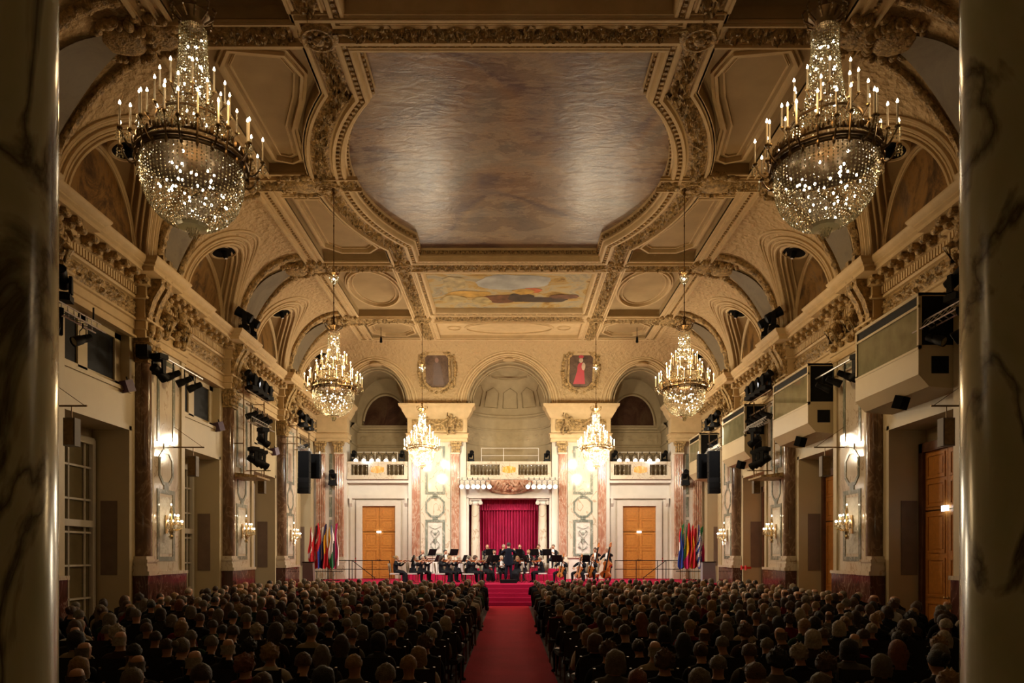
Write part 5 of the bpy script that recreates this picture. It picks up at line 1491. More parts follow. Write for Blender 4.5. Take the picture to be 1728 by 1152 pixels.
def make_body(name, pose='sit', arms='lap', sub=1, shoulder=.19, tilt=(0, 0), lean=0, fingers=False, skirt=False, facef=False):
    """local +y forward; returns mesh with materials slots: 0 clothes 1 skin 2 shirt"""
    J = []; E = []
    def j(p, r, par=None):
        J.append((Vector(p), r)); 
        if par is not None: E.append((par, len(J)-1))
        return len(J)-1
    hz = .50 if pose == 'sit' else .92
    ly_ = lambda z: lean*(z-hz)
    pel = j((0, 0, hz), (.20, .155)); bel = j((0, ly_(hz+.2), hz+.2), (.185, .15), pel); ch = j((0, ly_(hz+.40), hz+.40), (.205, .145), bel)
    nb = j((0, ly_(hz+.53), hz+.53), (.11, .09), ch); nk = j((0, ly_(hz+.585)+.005, hz+.585), (.062, .066), nb)
    tx, ty = tilt; hy = ly_(hz+.7)+ty; hb = hz+.635
    h1 = j((tx*.5, hy+.015, hb), (.068, .082), nk); h2 = j((tx, hy+.02, hb+.085), (.083, .104), h1); h3 = j((tx, hy+.01, hb+.155), (.076, .09), h2); h4 = j((tx, hy+.005, hb+.19), (.045, .055), h3)
    if facef:
        j((tx, hy+.130, hb+.055), .016, h2)
        for sx in (-1, 1): j((tx+sx*.09, hy, hb+.07), (.012, .02), h2)
    sz = hz+.50; sy = ly_(hz+.5)
    for sx in (-1, 1):
        cl = j((sx*shoulder*.6, sy, sz-.02), (.10, .10), ch); sh = j((sx*shoulder*1.02, sy, sz-.05), (.082, .082), cl)
        if arms == 'lap': el, wr = (sx*(shoulder+.06), sy+.05, sz-.30), (sx*.11, sy+.30, hz+.13)
        elif arms == 'violin': el, wr = ((-.24, sy+.22, sz-.16), (-.26, sy+.46, sz+.04)) if sx < 0 else ((.33, sy+.12, sz-.14), (.10, sy+.34, sz+.06))
        elif arms == 'cello': el, wr = ((-.30, sy+.14, sz-.22), (-.12, sy+.28, sz+.02)) if sx < 0 else ((.34, sy+.14, sz-.2), (.22, sy+.36, hz+.22))
        elif arms == 'wind': el, wr = (sx*.27, sy+.14, sz-.24), (sx*.05, sy+.30, sz-.10 if sx < 0 else sz-.2)
        elif arms == 'bass': el, wr = ((-.32, sy+.16, sz-.1), (-.14, sy+.34, sz+.12)) if sx < 0 else ((.34, sy+.12, sz-.24), (.24, sy+.36, hz+.10))
        elif arms == 'conduct': el, wr = (sx*.33, sy+.10, sz-.20), (sx*.28, sy+.38, sz+.0)
        else: el, wr = (sx*(shoulder+.05), sy, sz-.30), (sx*(shoulder+.05), sy+.06, sz-.56)
        e = j(el, .056, sh); w = j(wr, .0345, e)
        d = (Vector(wr)-Vector(el)).normalized()
        if fingers:
            pm = j(Vector(wr)+d*.055, (.030, .020), w)
            side = d.cross(Vector((0, 0, 1))); side = side.normalized() if side.length > .1 else Vector((1, 0, 0))
            for q in range(4):
                o_ = side*(.024*(q-1.5)); L = (.055, .068, .064, .05)[q]
                b = j(Vector(wr)+d*.085+o_, .0085, pm); j(Vector(wr)+d*(.085+L*.8)+o_*1.15+Vector((0, 0, -.022)), .007, b)
            j(Vector(wr)+d*.06+side*.045*(-sx)+Vector((0, 0, .01)), .0095, pm)
        else: j(Vector(wr)+d*.09, (.032, .022), w)
    for sx in (-1, 1):
        kx = .12 if arms != 'cello' else .27
        if pose == 'sit': hp, kn, an, to = (sx*.10, .04, hz-.01), (sx*kx, .44, hz-.0), (sx*(kx+.01), .42, .09), (sx*(kx+.03), .56, .045)
        else: hp, kn, an, to = (sx*.09, 0, hz-.06), (sx*.10, .02, .50), (sx*.11, -.01, .10), (sx*.13, .13, .045)
        a = j(hp, .125, pel); b = j(kn, .082, a); 
        m_ = j(((kn[0]+an[0])/2, (kn[1]+an[1])/2-.02, (kn[2]+an[2])/2+.04), .068, b); c = j(an, .048, m_); j(to, (.048, .036), c)
    me = skin_body(J, E, 0, sub, name)
    head_z = hb-.045; headc = Vector((tx, hy, hb+.08)); wrs = [J[i][0] for i in range(len(J)) if False]
    for m in ('cl', 'sk', 'sh'): me.materials.append(None)
    hands = []
    for a, b in E:
        pass
    hp = [v for v in J if v[1] in (.0345,)]
    idx = []
    for p in me.polygons:
        c = p.center; mi = 0
        if (c-headc).length < .155 and c.z > head_z-.05: mi = 1
        for h in hp:
            if (c-h[0]).length < (.125 if fingers else .10) and (c-Vector((h[0].x*1.0, h[0].y, h[0].z))).length < .125:
                mi = 1
        if mi == 0 and abs(c.x) < .055 and c.z > hz+.22 and c.z < hz+.60 and p.normal.y > .5: mi = 2
        idx.append(mi)
    me.polygons.foreach_set('material_index', idx)
    if skirt:
        pass
    return me, headc
def hair_mesh(kind, sd=0):
    """centred on head centre, +y is the face side"""
    mb = MB(); rr = random.Random(sd)
    def cap(r, low, front, dispa=.05, seg=16, rings=10):
        vs = []; fs = []; 
        ring_ = []
        for i in range(rings+1):
            th = pi*.68*i/rings*low
            row = []
            for k in range(seg):
                a = 2*pi*k/seg; f = max(0, sin(a))       # +y face side: cap is shorter
                t2 = th*(1-front*f)
                d = Vector((sin(t2)*cos(a), sin(t2)*sin(a), cos(t2)))
                q = 1+dispa*noise.noise(d*4+Vector((sd, 0, 0)))
                row.append((d.x*r[0]*q, d.y*r[1]*q-.012, .01+d.z*r[2]*q))
            ring_.append(row)
        vs = [p for row in ring_ for p in row]
        for i in range(rings):
            for k in range(seg): fs.append((i*seg+k, (i+1)*seg+k, (i+1)*seg+(k+1) % seg, i*seg+(k+1) % seg))
        n = len(vs); inner = [(x*.86, y*.86, z*.86) for x, y, z in ring_[-1]]
        vs += inner
        for k in range(seg): fs.append((rings*seg+k, n+k, n+(k+1) % seg, rings*seg+(k+1) % seg))
        mb.add(vs, fs)
    if kind == 'short': cap((.101, .115, .122), .86, .36, .12)
    elif kind == 'curly': cap((.116, .128, .136), 1.0, .40, .3, 22, 14)
    elif kind == 'bob': cap((.114, .122, .130), 1.08, .40, .1); mb.lathe([(.112, .0), (.122, -.07), (.112, -.13), (.08, -.12)], 16, (0, -.02, 0), sy=.85)
    elif kind == 'long':
        cap((.106, .120, .134), 1.15, .42)
        mb.grid(lambda i, j: ((.115+.02*sin(j))*cos(pi+pi*i/10)*(1-.02*j), -.02+(.115)*sin(pi+pi*i/10)-.006*j, .02-.045*j), 10, 7)
        mb.grid(lambda i, j: ((.07)*cos(pi+pi*i/10), -.02+(.08)*sin(pi+pi*i/10)-.006*j, .02-.045*j), 10, 7)
    elif kind == 'bun': cap((.098, .114, .122), .98, .40, .08); mb.sph((0, -.13, .06), (.05, .045, .05), 10, 7)
    elif kind == 'bald':
        n = 16; mb.grid(lambda i, j: ((.088+.006*sin(j*2))*cos(pi*.98+pi*1.04*i/n), -.01+.104*sin(pi*.98+pi*1.04*i/n), .045-.03*j), n, 4)
        mb.grid(lambda i, j: ((.076)*cos(pi*.98+pi*1.04*i/n), -.01+.09*sin(pi*.98+pi*1.04*i/n), .045-.03*j), n, 4)
    return mb
hair_col = {'dark brown': (.035, .018, .01), 'black': (.01, .008, .008), 'brown': (.075, .038, .018), 'blond': (.24, .14, .055), 'grey': (.12, .095, .065), 'white': (.30, .25, .18), 'auburn': (.16, .05, .02)}
HM = {k: simple('hair_'+k.replace(' ', '_'), v, .6, var=.25, scale=30, bump=.4, bscale=80) for k, v in hair_col.items()}
cloth_col = {'black': (.012, .012, .014), 'dark navy': (.010, .012, .020), 'charcoal': (.035, .033, .032), 'dark brown': (.045, .025, .015), 'wine red': (.12, .012, .018), 'beige': (.30, .24, .16), 'white': (.45, .42, .36), 'dark green': (.02, .04, .02), 'grey': (.12, .11, .10)}
CM = {k: simple('cloth_'+k.replace(' ', '_'), v, .9, var=.15, scale=8, spec=.08) for k, v in cloth_col.items()}
SK = simple('skin', (.42, .22, .13), .5, var=.06); SHIRT = simple('shirt_white', (.72, .70, .66), .7, var=.03)
bodies = [make_body('seated_body', 'sit', 'lap', 1, w, t, l) for w, t, l in ((.19, (0, 0), -.05), (.205, (.02, .01), -.10), (.175, (-.02, .02), 0), (.21, (0, -.01), -.02), (.165, (.01, .03), .05))]
kinds = ['short', 'curly', 'bob', 'long', 'bun', 'bald']
hairm = {}
for i, k in enumerate(kinds):
    o = hair_mesh(k, i).build('hair', HM['black']); hairm[k] = o.data; bpy.data.objects.remove(o)
def setm(o, mats):
    for i, m in enumerate(mats):
        if i < len(o.material_slots): o.material_slots[i].link = 'OBJECT'; o.material_slots[i].material = m
def person(bm_, loc, rz, hk, hc, cloth, label, group, cat='person', sc=1., shirt=None, name='person'):
    me, hcen = bm_
    o = bpy.data.objects.new(name, me); COL.objects.link(o); o.location = loc; o.rotation_euler = (0, 0, rz); o.scale = (PS*sc,)*3
    setm(o, [CM[cloth], SK, shirt or CM[cloth]]); tag(o, label, cat, group)
    h = bpy.data.objects.new('hair', hairm[hk]); COL.objects.link(h); h.parent = o; h.location = hcen; setm(h, [HM[hc]])
    return o
def face_mesh():
    mb = MB()
    for sx in (-1, 1): mb.sph((sx*.032, .092, .012), (.012, .010, .008), 8, 5, 0); mb.sph((sx*.033, .098, .012), (.006, .006, .006), 6, 4, 1); mb.box(sx*.033-.016, sx*.033+.016, .088, .099, .030, .036, 1)
    mb.tube([(-.022, .088, -.055), (0, .094, -.057), (.022, .088, -.055)], .005, 5, 2)
    return mb
fo = face_mesh().build('face_features', [SHIRT, HM['black'], simple('lips', (.35, .10, .08), .5)]); FACE = fo.data; bpy.data.objects.remove(fo)
def garment(kind):
    mb = MB()
    if kind == 'skirt':      # long dress over lap and shins
        R_ = [(0, .03, .60, .20, .17), (0, .20, .56, .22, .15), (0, .40, .54, .22, .13), (0, .50, .44, .22, .12), (0, .50, .25, .24, .13), (0, .48, .06, .27, .16)]
        n = 20; vs = []
        for (x, y, z, a, b) in R_:
            tl = 0 if z > .5 else 1
            for k in range(n):
                t = 2*pi*k/n; vs.append((x+a*cos(t), y+(b*sin(t) if tl else 0), z+(0 if tl else b*sin(t)*.9-.04)))
        fs = [(i*n+k, i*n+(k+1) % n, (i+1)*n+(k+1) % n, (i+1)*n+k) for i in range(len(R_)-1) for k in range(n)]
        mb.add(vs, fs)
    elif kind == 'coat':     # tailcoat skirts of a standing figure
        mb.grid(lambda i, j: ((.185+.05*j/6)*cos(pi*.56+pi*1.88*i/24), (.145+.04*j/6)*sin(pi*.56+pi*1.88*i/24)+.0, 1.18-.42*j/6-(.10*max(0, -sin(pi*.56+pi*1.88*i/24))**4*j/6)), 24, 6)
        mb.grid(lambda i, j: ((.175+.05*j/6)*cos(pi*.56+pi*1.88*i/24), (.135+.04*j/6)*sin(pi*.56+pi*1.88*i/24)+.0, 1.18-.42*j/6), 24, 6)
    elif kind == 'jacket':   # jacket hem of a seated figure
        mb.grid(lambda i, j: ((.175+.05*j/5)*cos(pi*.60+pi*1.8*i/22), (.15+.035*j/5)*sin(pi*.60+pi*1.8*i/22)-.01, .74-.26*j/5), 22, 5)
        mb.grid(lambda i, j: ((.165+.05*j/5)*cos(pi*.60+pi*1.8*i/22), (.14+.035*j/5)*sin(pi*.60+pi*1.8*i/22)-.01, .74-.26*j/5), 22, 5)
    return mb
GM = {}
for k_ in ('skirt', 'coat', 'jacket'):
    go_ = garment(k_).build(k_, CM['black']); GM[k_] = go_.data; bpy.data.objects.remove(go_)
def dress(o, hcen, kind, cloth='black'):
    h = bpy.data.objects.new('face_features', FACE); COL.objects.link(h); h.parent = o; h.location = hcen
    g = bpy.data.objects.new({'skirt': 'long_skirt', 'coat': 'tailcoat', 'jacket': 'jacket'}[kind], GM[kind]); COL.objects.link(g); g.parent = o; setm(g, [CM[cloth]])
# audience seats
def make_chair(key_frame, key_pad, name='chair'):
    r = empty(name)
    mb = MB(); mb.box(-.23, .23, -.22, .22, .40, .46); mb.build('seat', M[key_pad] if key_pad in M else CM[key_pad], r, smooth=False)
    mb = MB(); mb.grid(lambda i, j: (-.21+.42*i/6, -.22-.05*j/4-.02*sin(pi*i/6), .52+.38*j/4), 6, 4); mb.grid(lambda i, j: (-.21+.42*i/6, -.26-.05*j/4-.02*sin(pi*i/6), .52+.38*j/4), 6, 4)
    mb.build('backrest', M[key_pad] if key_pad in M else CM[key_pad], r)
    for x, y in ((-.2, -.2), (.2, -.2), (-.2, .2), (.2, .2)):
        mb = MB(); mb.tube([(x, y, 0), (x, y, .42)] if y > 0 else [(x, y-.04, 0), (x, y, .42), (x, y-.06, .92)], .016, 6); mb.build('leg', M[key_frame], r)
    return r
ach = make_chair('bronze', 'charcoal', 'audience_chair'); gch = make_chair('gilt', 'whitepaint', 'orchestra_chair')
rng = random.Random(11)
rows = []
y = 6.3; ri = 0
people_list = []
while y < 29.3:
    for s in (-1, 1):
        n = int((9.8-.95)/.55); st = rng.uniform(0, .1)
        for k in range(n):
            if rng.random() < .05: continue
            x = s*(1.02+st+k*.55+rng.uniform(-.03, .03))
            if abs(x) > 9.75: continue
            # visible inside the frame?
            px = 859+x/y*1200
            if px < 58 or px > 1690: continue
            people_list.append((y+rng.uniform(-.05, .05), x, s, k, ri))
    y += .90; ri += 1
people_list.sort(key=lambda a: a[0])
ordn = lambda n: ('first', 'second', 'third', 'fourth', 'fifth', 'sixth', 'seventh', 'eighth', 'ninth', 'tenth', 'eleventh', 'twelfth', 'thirteenth', 'fourteenth', 'fifteenth', 'sixteenth', 'seventeenth')[n]
hk_w = ['short']*6+['curly']*2+['bob']*3+['long']*2+['bun']+['bald']*2
hc_w = ['dark brown']*4+['black']*3+['brown']*4+['blond']*3+['grey']*5+['white']*2+['auburn']
cl_w = ['black']*8+['dark navy']*4+['charcoal']*4+['dark brown']*2+['wine red']*2+['beige']+['white']+['dark green']+['grey']*2
hdesc = dict(short='short {} hair', curly='curly {} hair', bob='{} bob', long='long {} hair', bun='{} hair in a bun', bald='bald crown and {} fringe')
stuff = []; nper = 0; nch = 0; firstch = True
lap = None
for (y, x, s, k, ri) in people_list:
    bi = rng.randrange(5); hk = rng.choice(hk_w); hc = rng.choice(hc_w); cl = rng.choice(cl_w); sc_ = rng.uniform(.87, .96); rz = rng.uniform(-.35, .35)
    if hk == 'bald': hc = rng.choice(['grey', 'white', 'brown'])
    if nper < 300:
        lab = 'audience person with %s and %s clothes, %s seat %s of aisle, %s row' % (hdesc[hk].format(hc), cl, ordn(k), 'left' if s < 0 else 'right', ordn(ri))
        w = lab.split()
        if len(w) > 16: lab = 'person, %s, %s clothes, %s seat %s of aisle, %s row' % (hdesc[hk].format(hc), cl, ordn(k), 'left' if s < 0 else 'right', ordn(ri))
        person(bodies[bi], (x, y, 0), rz, hk, hc, cl, lab, 'seated audience', sc=sc_)
        nper += 1
        if k == 0 or y < 11.5:
            c = ach if firstch else dup(ach); firstch = False
            c.location = (x, y-.02, 0); c.rotation_euler = (0, 0, rz*.3)
            tag(c, 'dark chair under the audience member in the %s seat %s of aisle, %s row' % (ordn(k), 'left' if s < 0 else 'right', ordn(ri)), 'chair', 'audience chairs'); nch += 1
    else: stuff.append((y, x, bi, hk, hc, cl, sc_, rz))
print('audience', nper, 'stuff', len(stuff), 'chairs', nch)
# remaining distant audience in one object
vb = []; fb = []; mi_ = []; mats = []; mk = {}
def mslot(m):
    if m not in mk: mk[m] = len(mats); mats.append(m)
    return mk[m]
cache = {}
def arr(me):
    if me not in cache: cache[me] = ([v.co.copy() for v in me.vertices], [(tuple(p.vertices), p.material_index) for p in me.polygons])
    return cache[me]
low = [make_body('seated_low', 'sit', 'lap', 0, w, t, l) for w, t, l in ((.19, (0, 0), -.05), (.205, (.02, .01), -.10), (.175, (-.02, .02), 0), (.21, (0, -.01), -.02), (.165, (.01, .03), .05))]
for (y, x, bi, hk, hc, cl, sc_, rz) in stuff:
    T = Matrix.Translation((x, y, 0)) @ Matrix.Rotation(rz, 4, 'Z') @ Matrix.Scale(PS*sc_, 4)
    for me, TT, ms in ((low[bi][0], T, [CM[cl], SK, CM[cl]]), (hairm[hk], T @ Matrix.Translation(low[bi][1]), [HM[hc]])):
        V, Fc = arr(me); o_ = len(vb); vb += [tuple(TT @ v) for v in V]; sl = [mslot(m) for m in ms]
        for f, m_ in Fc: fb.append(tuple(i+o_ for i in f)); mi_.append(sl[m_])
me = bpy.data.meshes.new('distant_audience'); me.from_pydata(vb, [], fb)
for m in mats: me.materials.append(m)
me.polygons.foreach_set('material_index', mi_); me.polygons.foreach_set('use_smooth', [True]*len(fb)); me.update()
o = bpy.data.objects.new('distant_audience', me); COL.objects.link(o); tag(o, 'rest of the seated audience filling the rows towards the stage', 'people', kind='stuff')

# ------------------------------------------------------------------ instruments
def outline(L, n=28):
    """violin family body outline, unit length L, returns list (x,y) y from 0 (bottom) to L"""
    def w(t):
        lower = .29*math.exp(-((t-.22)/.21)**2); upper = .235*math.exp(-((t-.80)/.17)**2); return (lower+upper)*min(1, sqrt(max(0, t)*14))*min(1, sqrt(max(0, 1-t)*12))+.0
    ts = [i/n for i in range(n+1)]
    wv = [max(.012, w(t)) if 0 < t < 1 else .01 for t in ts]
    wv = [max(a, .155) if .12 < t < .9 else a for a, t in zip(wv, ts)]
    r = [(a*L, t*L) for a, t in zip(wv, ts)]
    return r+[(-a, b) for a, b in reversed(r)]
varn = {'violin': simple('violin_varnish', (.38, .10, .02), .25, var=.2, coat=.4), 'cello': simple('cello_varnish', (.50, .17, .03), .25, var=.2, coat=.4), 'bass': simple('bass_varnish', (.42, .12, .02), .25, var=.2, coat=.4)}
def strings(kind):
    L, neck, dep = {'violin': (.36, .24, .05), 'cello': (.74, .5, .16), 'bass': (1.08, .75, .24)}[kind]
    nm = {'violin': 'violin', 'cello': 'cello', 'bass': 'double_bass'}[kind]
    r = empty(nm); ol = outline(L)
    mb = MB(); mb.prism(ol, lambda u, v, t: (u, t, v), -dep/2, dep/2)
    ins = [(a*.9, b*.94+L*.03) for a, b in ol]; mb.prism(ins, lambda u, v, t: (u, t, v), dep/2, dep/2+.012*L/.36); mb.prism(ins, lambda u, v, t: (u, t, v), -dep/2-.008*L/.36, -dep/2)
    mb.build('body', varn[kind], r, ang=50)
    mb = MB(); k = L/.36
    mb.box(-.012*k, .012*k, dep/2+.004, dep/2+.022*k, L*.45, L+neck); mb.prism([(-.02*k, L*.06), (.02*k, L*.06), (.012*k, L*.3), (-.012*k, L*.3)], lambda u, v, t: (u, t, v), dep/2+.015*k, dep/2+.022*k)
    mb.build('fingerboard', M['black'], r, smooth=False)
    mb = MB(); mb.box(-.011*k, .011*k, dep/2-.02*k, dep/2+.006*k, L*.97, L+neck); mb.box(-.012*k, .012*k, dep/2-.03*k, dep/2+.015*k, L+neck, L+neck+.07*k); mb.sph((0, dep/2-.01*k, L+neck+.08*k), (.014*k, .02*k, .02*k), 8, 6)
    for q in range(2):
        for sx in (-1, 1): mb.tube([(0, dep/2-.005*k, L+neck+.02*k+q*.025*k), (sx*.035*k, dep/2-.005*k, L+neck+.02*k+q*.025*k)], .005*k, 5)
    mb.build('neck_and_scroll', varn[kind], r)
    mb = MB(); mb.prism([(-.02*k, L*.42), (.02*k, L*.42), (.02*k, L*.44), (-.02*k, L*.44)], lambda u, v, t: (u, t, v), dep/2, dep/2+.03*k); mb.build('bridge', M['ornament'], r, smooth=False)
    if kind != 'violin': mb = MB(); mb.tube([(0, 0, 0), (0, 0, -.28 if kind == 'cello' else -.16)], .008, 6); mb.build('endpin', M['alu'], r)
    return r
def bow_obj(L=.72):
    r = empty('bow'); mb = MB(); mb.tube([(0, 0, 0), (L*.5, 0, -.01), (L, 0, 0)], .005, 5); mb.box(0, .04, -.008, .008, -.025, 0); mb.box(L-.01, L, -.006, .006, -.02, 0); mb.build('stick', M['wood_dark'], r)
    mb = MB(); mb.box(.03, L, -.004, .004, -.022, -.02); mb.build('bow_hair', M['whitepaint'], r, smooth=False); return r
def music_stand():
    r = empty('music_stand'); mb = MB(); T = Matrix.Translation((0, 0, 1.12)) @ Matrix.Rotation(radians(-22), 4, 'X')
    mb.box(-.25, .25, -.008, .008, -.16, .18, mat=T); mb.box(-.25, .25, -.06, .0, -.17, -.15, mat=T); dk = mb.build('desk', M['black'], r, smooth=False)
    mb = MB(); mb.tube([(0, .01, .05), (0, .01, 1.1)], .012, 6); mb.build('stem', M['black'], r)
    for k in range(3): mb = MB(); a = 2*pi*k/3+.5; mb.tube([(0, .01, .14), (.24*cos(a), .24*sin(a), .008)], .009, 5); mb.build('leg', M['black'], r)
    mb = MB(); mb.box(-.2, .2, -.03, -.015, -.13, .13, mat=T); mb.build('sheet_music', M['whitepaint'], dk, smooth=False)
    return r
vio = strings('violin'); cel = strings('cello'); bas = strings('bass'); bow = bow_obj(); stand = music_stand()
def wind_obj(kind):
    r = empty(kind)
    if kind == 'trumpet':
        mb = MB(); mb.tube([(0, 0, 0), (0, .42, 0)], .008, 6); mb.lathe([(.01, .36), (.02, .44), (.06, .52)], 12, mat=Matrix.Rotation(radians(-90), 4, 'X')); mb.tube([(0, .12, 0), (0, .12, -.09), (0, .32, -.09), (0, .32, 0)], .008, 6); mb.build('tubing', M['gilt'], r)
        mb = MB(); 
        for q in range(3): mb.tube([(0, .18+.03*q, -.1), (0, .18+.03*q, .04)], .011, 8)
        mb.build('valve', M['gilt'], r)
    else:
        mb = MB(); mb.tube([(0, 0, 0), (0, .36, -.42)], .014, 8); mb.build('tube', M['black'], r)
        mb = MB(); T = Matrix.Translation((0, .36, -.42)) @ Matrix.Rotation(radians(-139), 4, 'X'); mb.lathe([(.015, -.02), (.02, .03), (.035, .08)], 10, mat=T); mb.build('bell', M['black'], r)
        mb = MB()
        for q in range(8): mb.sph((0.012, .06+.03*q, -.06-.035*q), .009, 6, 4)
        mb.build('keys', M['alu'], r)
    return r
cla = wind_obj('clarinet'); tru = wind_obj('trumpet')
BV = make_body('violinist_body', 'sit', 'violin', 1, .18, (-.03, .02), .05, True, facef=True)
BC = make_body('cellist_body', 'sit', 'cello', 1, .19, (0, .02), .02, True, facef=True)
BW = make_body('wind_body', 'sit', 'wind', 1, .19, (0, .02), .02, True, facef=True)
BB = make_body('bassist_body', 'stand', 'bass', 1, .19, (0, .02), .05, True, facef=True)
BCO = make_body('conductor_body', 'stand', 'conduct', 1, .205, (0, .02), .05, True, facef=True)
Z1 = ZS+.30; Z2 = ZS+.58
def local(o, v): return o.matrix_basis @ Vector(v)
CX, CY = -.02, 32.6
def rot_to(x, y, tx, ty): return atan2(-(tx-x), ty-y)
def hold(src, o, pos, M3, label, cat, grp, sc=1.):
    h = first_or_dup(src); h.matrix_basis = Matrix.LocRotScale(o.location, o.rotation_euler, (1, 1, 1)) @ Matrix.Translation(Vector(pos)*PS) @ M3 @ Matrix.Scale(sc, 4); tag(h, label, cat, grp); return h
def XtoW(px, D): return (px-859)/1200*D
def frame(ax, up):
    """matrix whose z axis = ax and y axis close to up"""
    z = Vector(ax).normalized(); yv = Vector(up); yv = (yv-z*yv.dot(z)).normalized(); xv = yv.cross(z)
    m = Matrix((xv, yv, z)).transposed().to_4x4(); return m
def musician(kind, px, D, z, hk, hc, cl, where, face=None, shirt=True, standm=True):
    x = XtoW(px, D); rz = rot_to(x, D, *(face or (CX, CY)))
    B_ = dict(violin=BV, cello=BC, wind=BW, trumpet=BW, bass=BB)[kind]
    o = person(B_, (x, D, z), rz, hk, hc, cl, '', 'orchestra musicians', shirt=SHIRT if shirt else None, name='person')
    desc = {'violin': 'seated violinist', 'cello': 'seated cellist', 'wind': 'seated woodwind player', 'trumpet': 'seated brass player', 'bass': 'standing double bass player'}[kind]
    o['label'] = '%s %s, %s' % (desc, where, hdesc[hk].format(hc))
    sh = .50+.5 if kind != 'bass' else .92+.5
    dress(o, B_[1], 'coat' if kind == 'bass' else ('jacket' if shirt else 'skirt'))
    if kind == 'violin':
        hold(vio, o, (-.06, .10, sh+.075), frame((-.28, .42, -.02), (0, 0, 1)), 'brown violin held by the %s' % ('violinist '+where), 'violin', 'violins', 1.)
        hold(bow, o, (.14, .42, sh+.10), Matrix.Rotation(radians(172), 4, 'Z') @ Matrix.Rotation(radians(-10), 4, 'Y'), 'bow of the violinist '+where, 'bow', 'violin bows', .85)
    elif kind == 'cello':
        hold(cel, o, (.0, .40, .24), frame((-.12, -.22, 1), (0, 1, 0)), 'orange-brown cello between the knees of the cellist '+where, 'cello', 'cellos', .8)
        hold(bow, o, (.26, .46, .74), Matrix.Rotation(radians(180), 4, 'Z'), 'bow of the cellist '+where, 'bow', 'cello bows', .85)
    elif kind == 'bass':
        hold(bas, o, (-.02, .40, .18), frame((-.15, -.12, 1), (0, 1, 0)), 'large brown double bass played by the bassist '+where, 'double bass', 'double basses', .82)
    elif kind == 'wind': hold(cla, o, (0, .14, sh+.17), Matrix.Identity(4), 'black clarinet of the player '+where, 'clarinet', 'woodwinds')
    elif kind == 'trumpet': hold(tru, o, (0, .14, sh+.17), Matrix.Rotation(radians(-12), 4, 'X'), 'brass trumpet of the player '+where, 'trumpet', 'brass instruments')
    if kind != 'bass':
        c = first_or_dup(gch); c.location = (x, D, z); c.rotation_euler = (0, 0, rz); tag(c, 'gilt orchestra chair under the player '+where, 'chair', 'orchestra chairs')
    if standm:
        dx, dy = -sin(rz), cos(rz); t = first_or_dup(stand)
        sx_, sy_ = x+dx*.8, D+dy*.8
        zf = Z2 if (sy_ > 36.42 and -2.25 < sx_ < 2.9) else Z1 if (sy_ > 35.6 and -5.4 < sx_ < -2.3) or (sy_ > 35.3 and -2.25 < sx_ < 2.3) else ZS
        t.location = (sx_, sy_, zf); t.rotation_euler = (0, 0, rz)
        tag(t, 'black music stand in front of the player '+where, 'music stand', 'music stands')
    return o
Z1 = ZS+.30; Z2 = ZS+.58
MU = [('violin', 667, 32.6, ZS, 'bun', 'blond', 'black', 'at far left end of the orchestra', 0, 1),
      ('violin', 697, 32.7, ZS, 'short', 'grey', 'black', 'second from the left', 1, 0), ('violin', 711, 33.6, ZS, 'short', 'white', 'black', 'third from the left', 1, 1),
      ('violin', 743, 32.4, ZS, 'long', 'dark brown', 'black', 'fourth from the left in a dress', 0, 0), ('violin', 757, 33.4, ZS, 'short', 'blond', 'black', 'fifth from the left', 1, 1),
      ('violin', 772, 34.3, ZS, 'short', 'white', 'black', 'sixth from the left', 1, 0),
      ('violin', 790, 32.1, ZS, 'short', 'grey', 'black', 'left of the conductor in front', 1, 0), ('violin', 800, 33.3, ZS, 'curly', 'brown', 'black', 'left of the conductor behind', 1, 1),
      ('violin', 820, 34.4, ZS, 'bob', 'grey', 'black', 'just left behind the conductor', 0, 1),
      ('wind', 712, 36.6, Z1, 'bald', 'grey', 'black', 'alone at the back left', 1, 1), ('trumpet', 751, 36.6, Z1, 'short', 'black', 'black', 'back left before the marble panel', 1, 1),
      ('wind', 834, 35.85, Z1, 'short', 'dark brown', 'black', 'behind the conductor on the left', 1, 1), ('wind', 846, 34.3, ZS, 'short', 'white', 'black', 'beside the conductor on the left', 1, 0),
      ('trumpet', 822, 37.1, Z2, 'bald', 'grey', 'black', 'in back row left of the curtain', 1, 1), ('trumpet', 850, 37.1, Z2, 'short', 'white', 'black', 'in the back row behind the conductor', 1, 1),
      ('wind', 877, 37.1, Z2, 'bald', 'white', 'black', 'in the back row right of the conductor', 1, 1), ('wind', 892, 35.9, Z1, 'short', 'blond', 'black', 'in the second row right of the conductor', 1, 1),
      ('violin', 873, 34.0, ZS, 'bob', 'blond', 'black', 'beside the conductor on the right', 0, 0), ('violin', 883, 34.7, ZS, 'short', 'white', 'black', 'right of the conductor behind', 1, 1),
      ('trumpet', 909, 37.1, Z2, 'short', 'brown', 'black', 'in back row beside right column', 1, 1), ('trumpet', 934, 37.1, Z2, 'short', 'grey', 'black', 'at the right end of the back row', 1, 1),
      ('violin', 913, 33.2, ZS, 'short', 'white', 'black', 'right of the aisle steps', 1, 1),
      ('cello', 949, 32.9, ZS, 'curly', 'white', 'black', 'first of the cellists from the left', 1, 1), ('cello', 981, 32.4, ZS, 'short', 'grey', 'black', 'second of the cellists from the left', 1, 0),
      ('cello', 1000, 33.0, ZS, 'short', 'brown', 'black', 'third of the cellists from the left', 1, 1),
      ('bass', 1005, 34.6, ZS, 'short', 'dark brown', 'black', 'behind the cellists', 1, 0), ('bass', 1026, 33.6, ZS, 'short', 'white', 'black', 'at the far right end', 1, 0)]
for (kd, px, D, z, hk, hc, cl, wh, sh_, sm) in MU:
    fc = (CX, CY) if kd not in ('bass', 'cello') else (XtoW(px, D)*.35, 29.0)
    musician(kd, px, D, z, hk, hc, cl, wh, fc, bool(sh_), bool(sm))
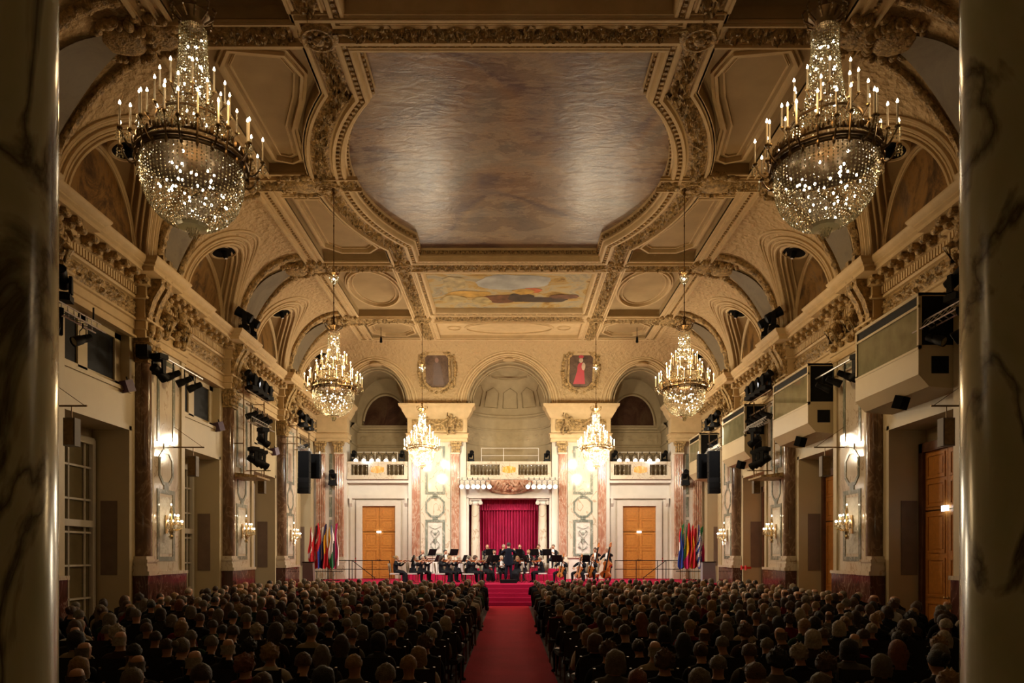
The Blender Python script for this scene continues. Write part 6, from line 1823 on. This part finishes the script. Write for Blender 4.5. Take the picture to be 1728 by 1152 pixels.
co = person(BCO, (CX, CY, ZS+.16), 0, 'short', 'dark brown', 'dark navy', 'conductor standing on the podium with his back to the audience in a dark suit', None, name='person', sc=1.03)
dress(co, BCO[1], 'coat', 'dark navy')
bt = MB(); bt.tube([(0, 0, 0), (.02, .34, .06)], .004, 5); bt.sph((0, 0, 0), (.009, .012, .009), 6, 5)
b_ = bt.build('baton', M['whitepaint'], loc=(CX+.27, CY+.45, ZS+.16+1.34)); tag(b_, 'thin white baton in the right hand of the conductor', 'baton')
t = first_or_dup(stand); t.location = (CX, CY+.75, ZS); t.rotation_euler = (0, 0, 0); tag(t, 'black music stand in front of the conductor', 'music stand', 'music stands')
# ------------------------------------------------------------------ light
def plight(x, y, z, e, col, r=.25, name='chandelier_light'):
    l = bpy.data.lights.new(name, 'POINT'); l.energy = e; l.color = col; l.shadow_soft_size = r
    o = bpy.data.objects.new(name, l); COL.objects.link(o); o.location = (x, y, z); return o
def spot(x, y, z, tx, ty, tz, e, ang, col, r=.2, blend=.5):
    l = bpy.data.lights.new('stage_spot', 'SPOT'); l.energy = e; l.color = col; l.shadow_soft_size = r; l.spot_size = radians(ang); l.spot_blend = blend
    o = bpy.data.objects.new('stage_spot', l); COL.objects.link(o); o.location = (x, y, z)
    o.rotation_euler = (Vector((tx, ty, tz))-Vector((x, y, z))).to_track_quat('-Z', 'Y').to_euler(); return o
WARM1 = (1, .62, .27); WARM = (1, .68, .33); MID = (1, .83, .58); WHITE = (1, .95, .90)
E1, E2, E3 = 42, 370, 1250
for x, y, t, lab in CH:
    e, c = (E1, WARM1) if y < 12 else ((E2, WARM) if y < 25 else (E3, MID))
    for k in range(3):
        a = 2*pi*k/3+pi/2+(.3 if x > 0 else -.3)
        plight(x+.95*cos(a), y+.95*sin(a), 7.21+.32, e*.3, c, .10)
    plight(x, y, 7.21-.45, e*((.10 if y < 12 else .06) if y < 25 else .32), c, .2)
for p in SCN: plight(p[0], p[1], p[2], 3.5, WARM, .1, 'sconce_light')
for s in (-1, 1):
    spot(s*9.45, 33.0, 8.2, -s*3, 38.3, 3.0, 1500, 70, WHITE)
    spot(s*9.45, 28.0, 8.5, s*1.5, 34.5, 1.5, 3600, 50, WHITE)
    spot(s*9.45, 27.0, 8.7, -s*3.5, 35, 2.5, 2600, 55, WHITE)
    spot(s*9.3, 30.0, 8.5, s*7, 38.3, 3.0, 800, 60, WHITE)
w = bpy.data.worlds.new('World'); SC.world = w; w.use_nodes = True
w.node_tree.nodes['Background'].inputs[0].default_value = (1, .6, .3, 1); w.node_tree.nodes['Background'].inputs[1].default_value = 0.0
# ------------------------------------------------------------------ camera
cam = bpy.data.cameras.new('camera'); co_ = bpy.data.objects.new('camera', cam); COL.objects.link(co_)
co_.location = (0, 0, HC); co_.rotation_euler = (pi/2, 0, 0)
cam.lens = 25; cam.sensor_width = 36; cam.shift_x = 5/1728; cam.shift_y = 360/1728; cam.clip_start = .05; cam.clip_end = 200
SC.camera = co_
vs = SC.view_settings; vs.view_transform = 'Standard'; vs.look = 'None'; vs.gamma = 1; vs.use_curve_mapping = False; vs.exposure = 0.0

import collections
_c = collections.Counter()
for o in bpy.data.objects:
    if o.parent is None and 'label' in o:
        if len(o['label'].split()) > 16 or len(o['label'].split()) < 4: print('LABEL LEN', o.name, o['label'])
        _c[o['label']] += 1
print('DUP LABELS', [k for k, v in _c.items() if v > 1][:20])
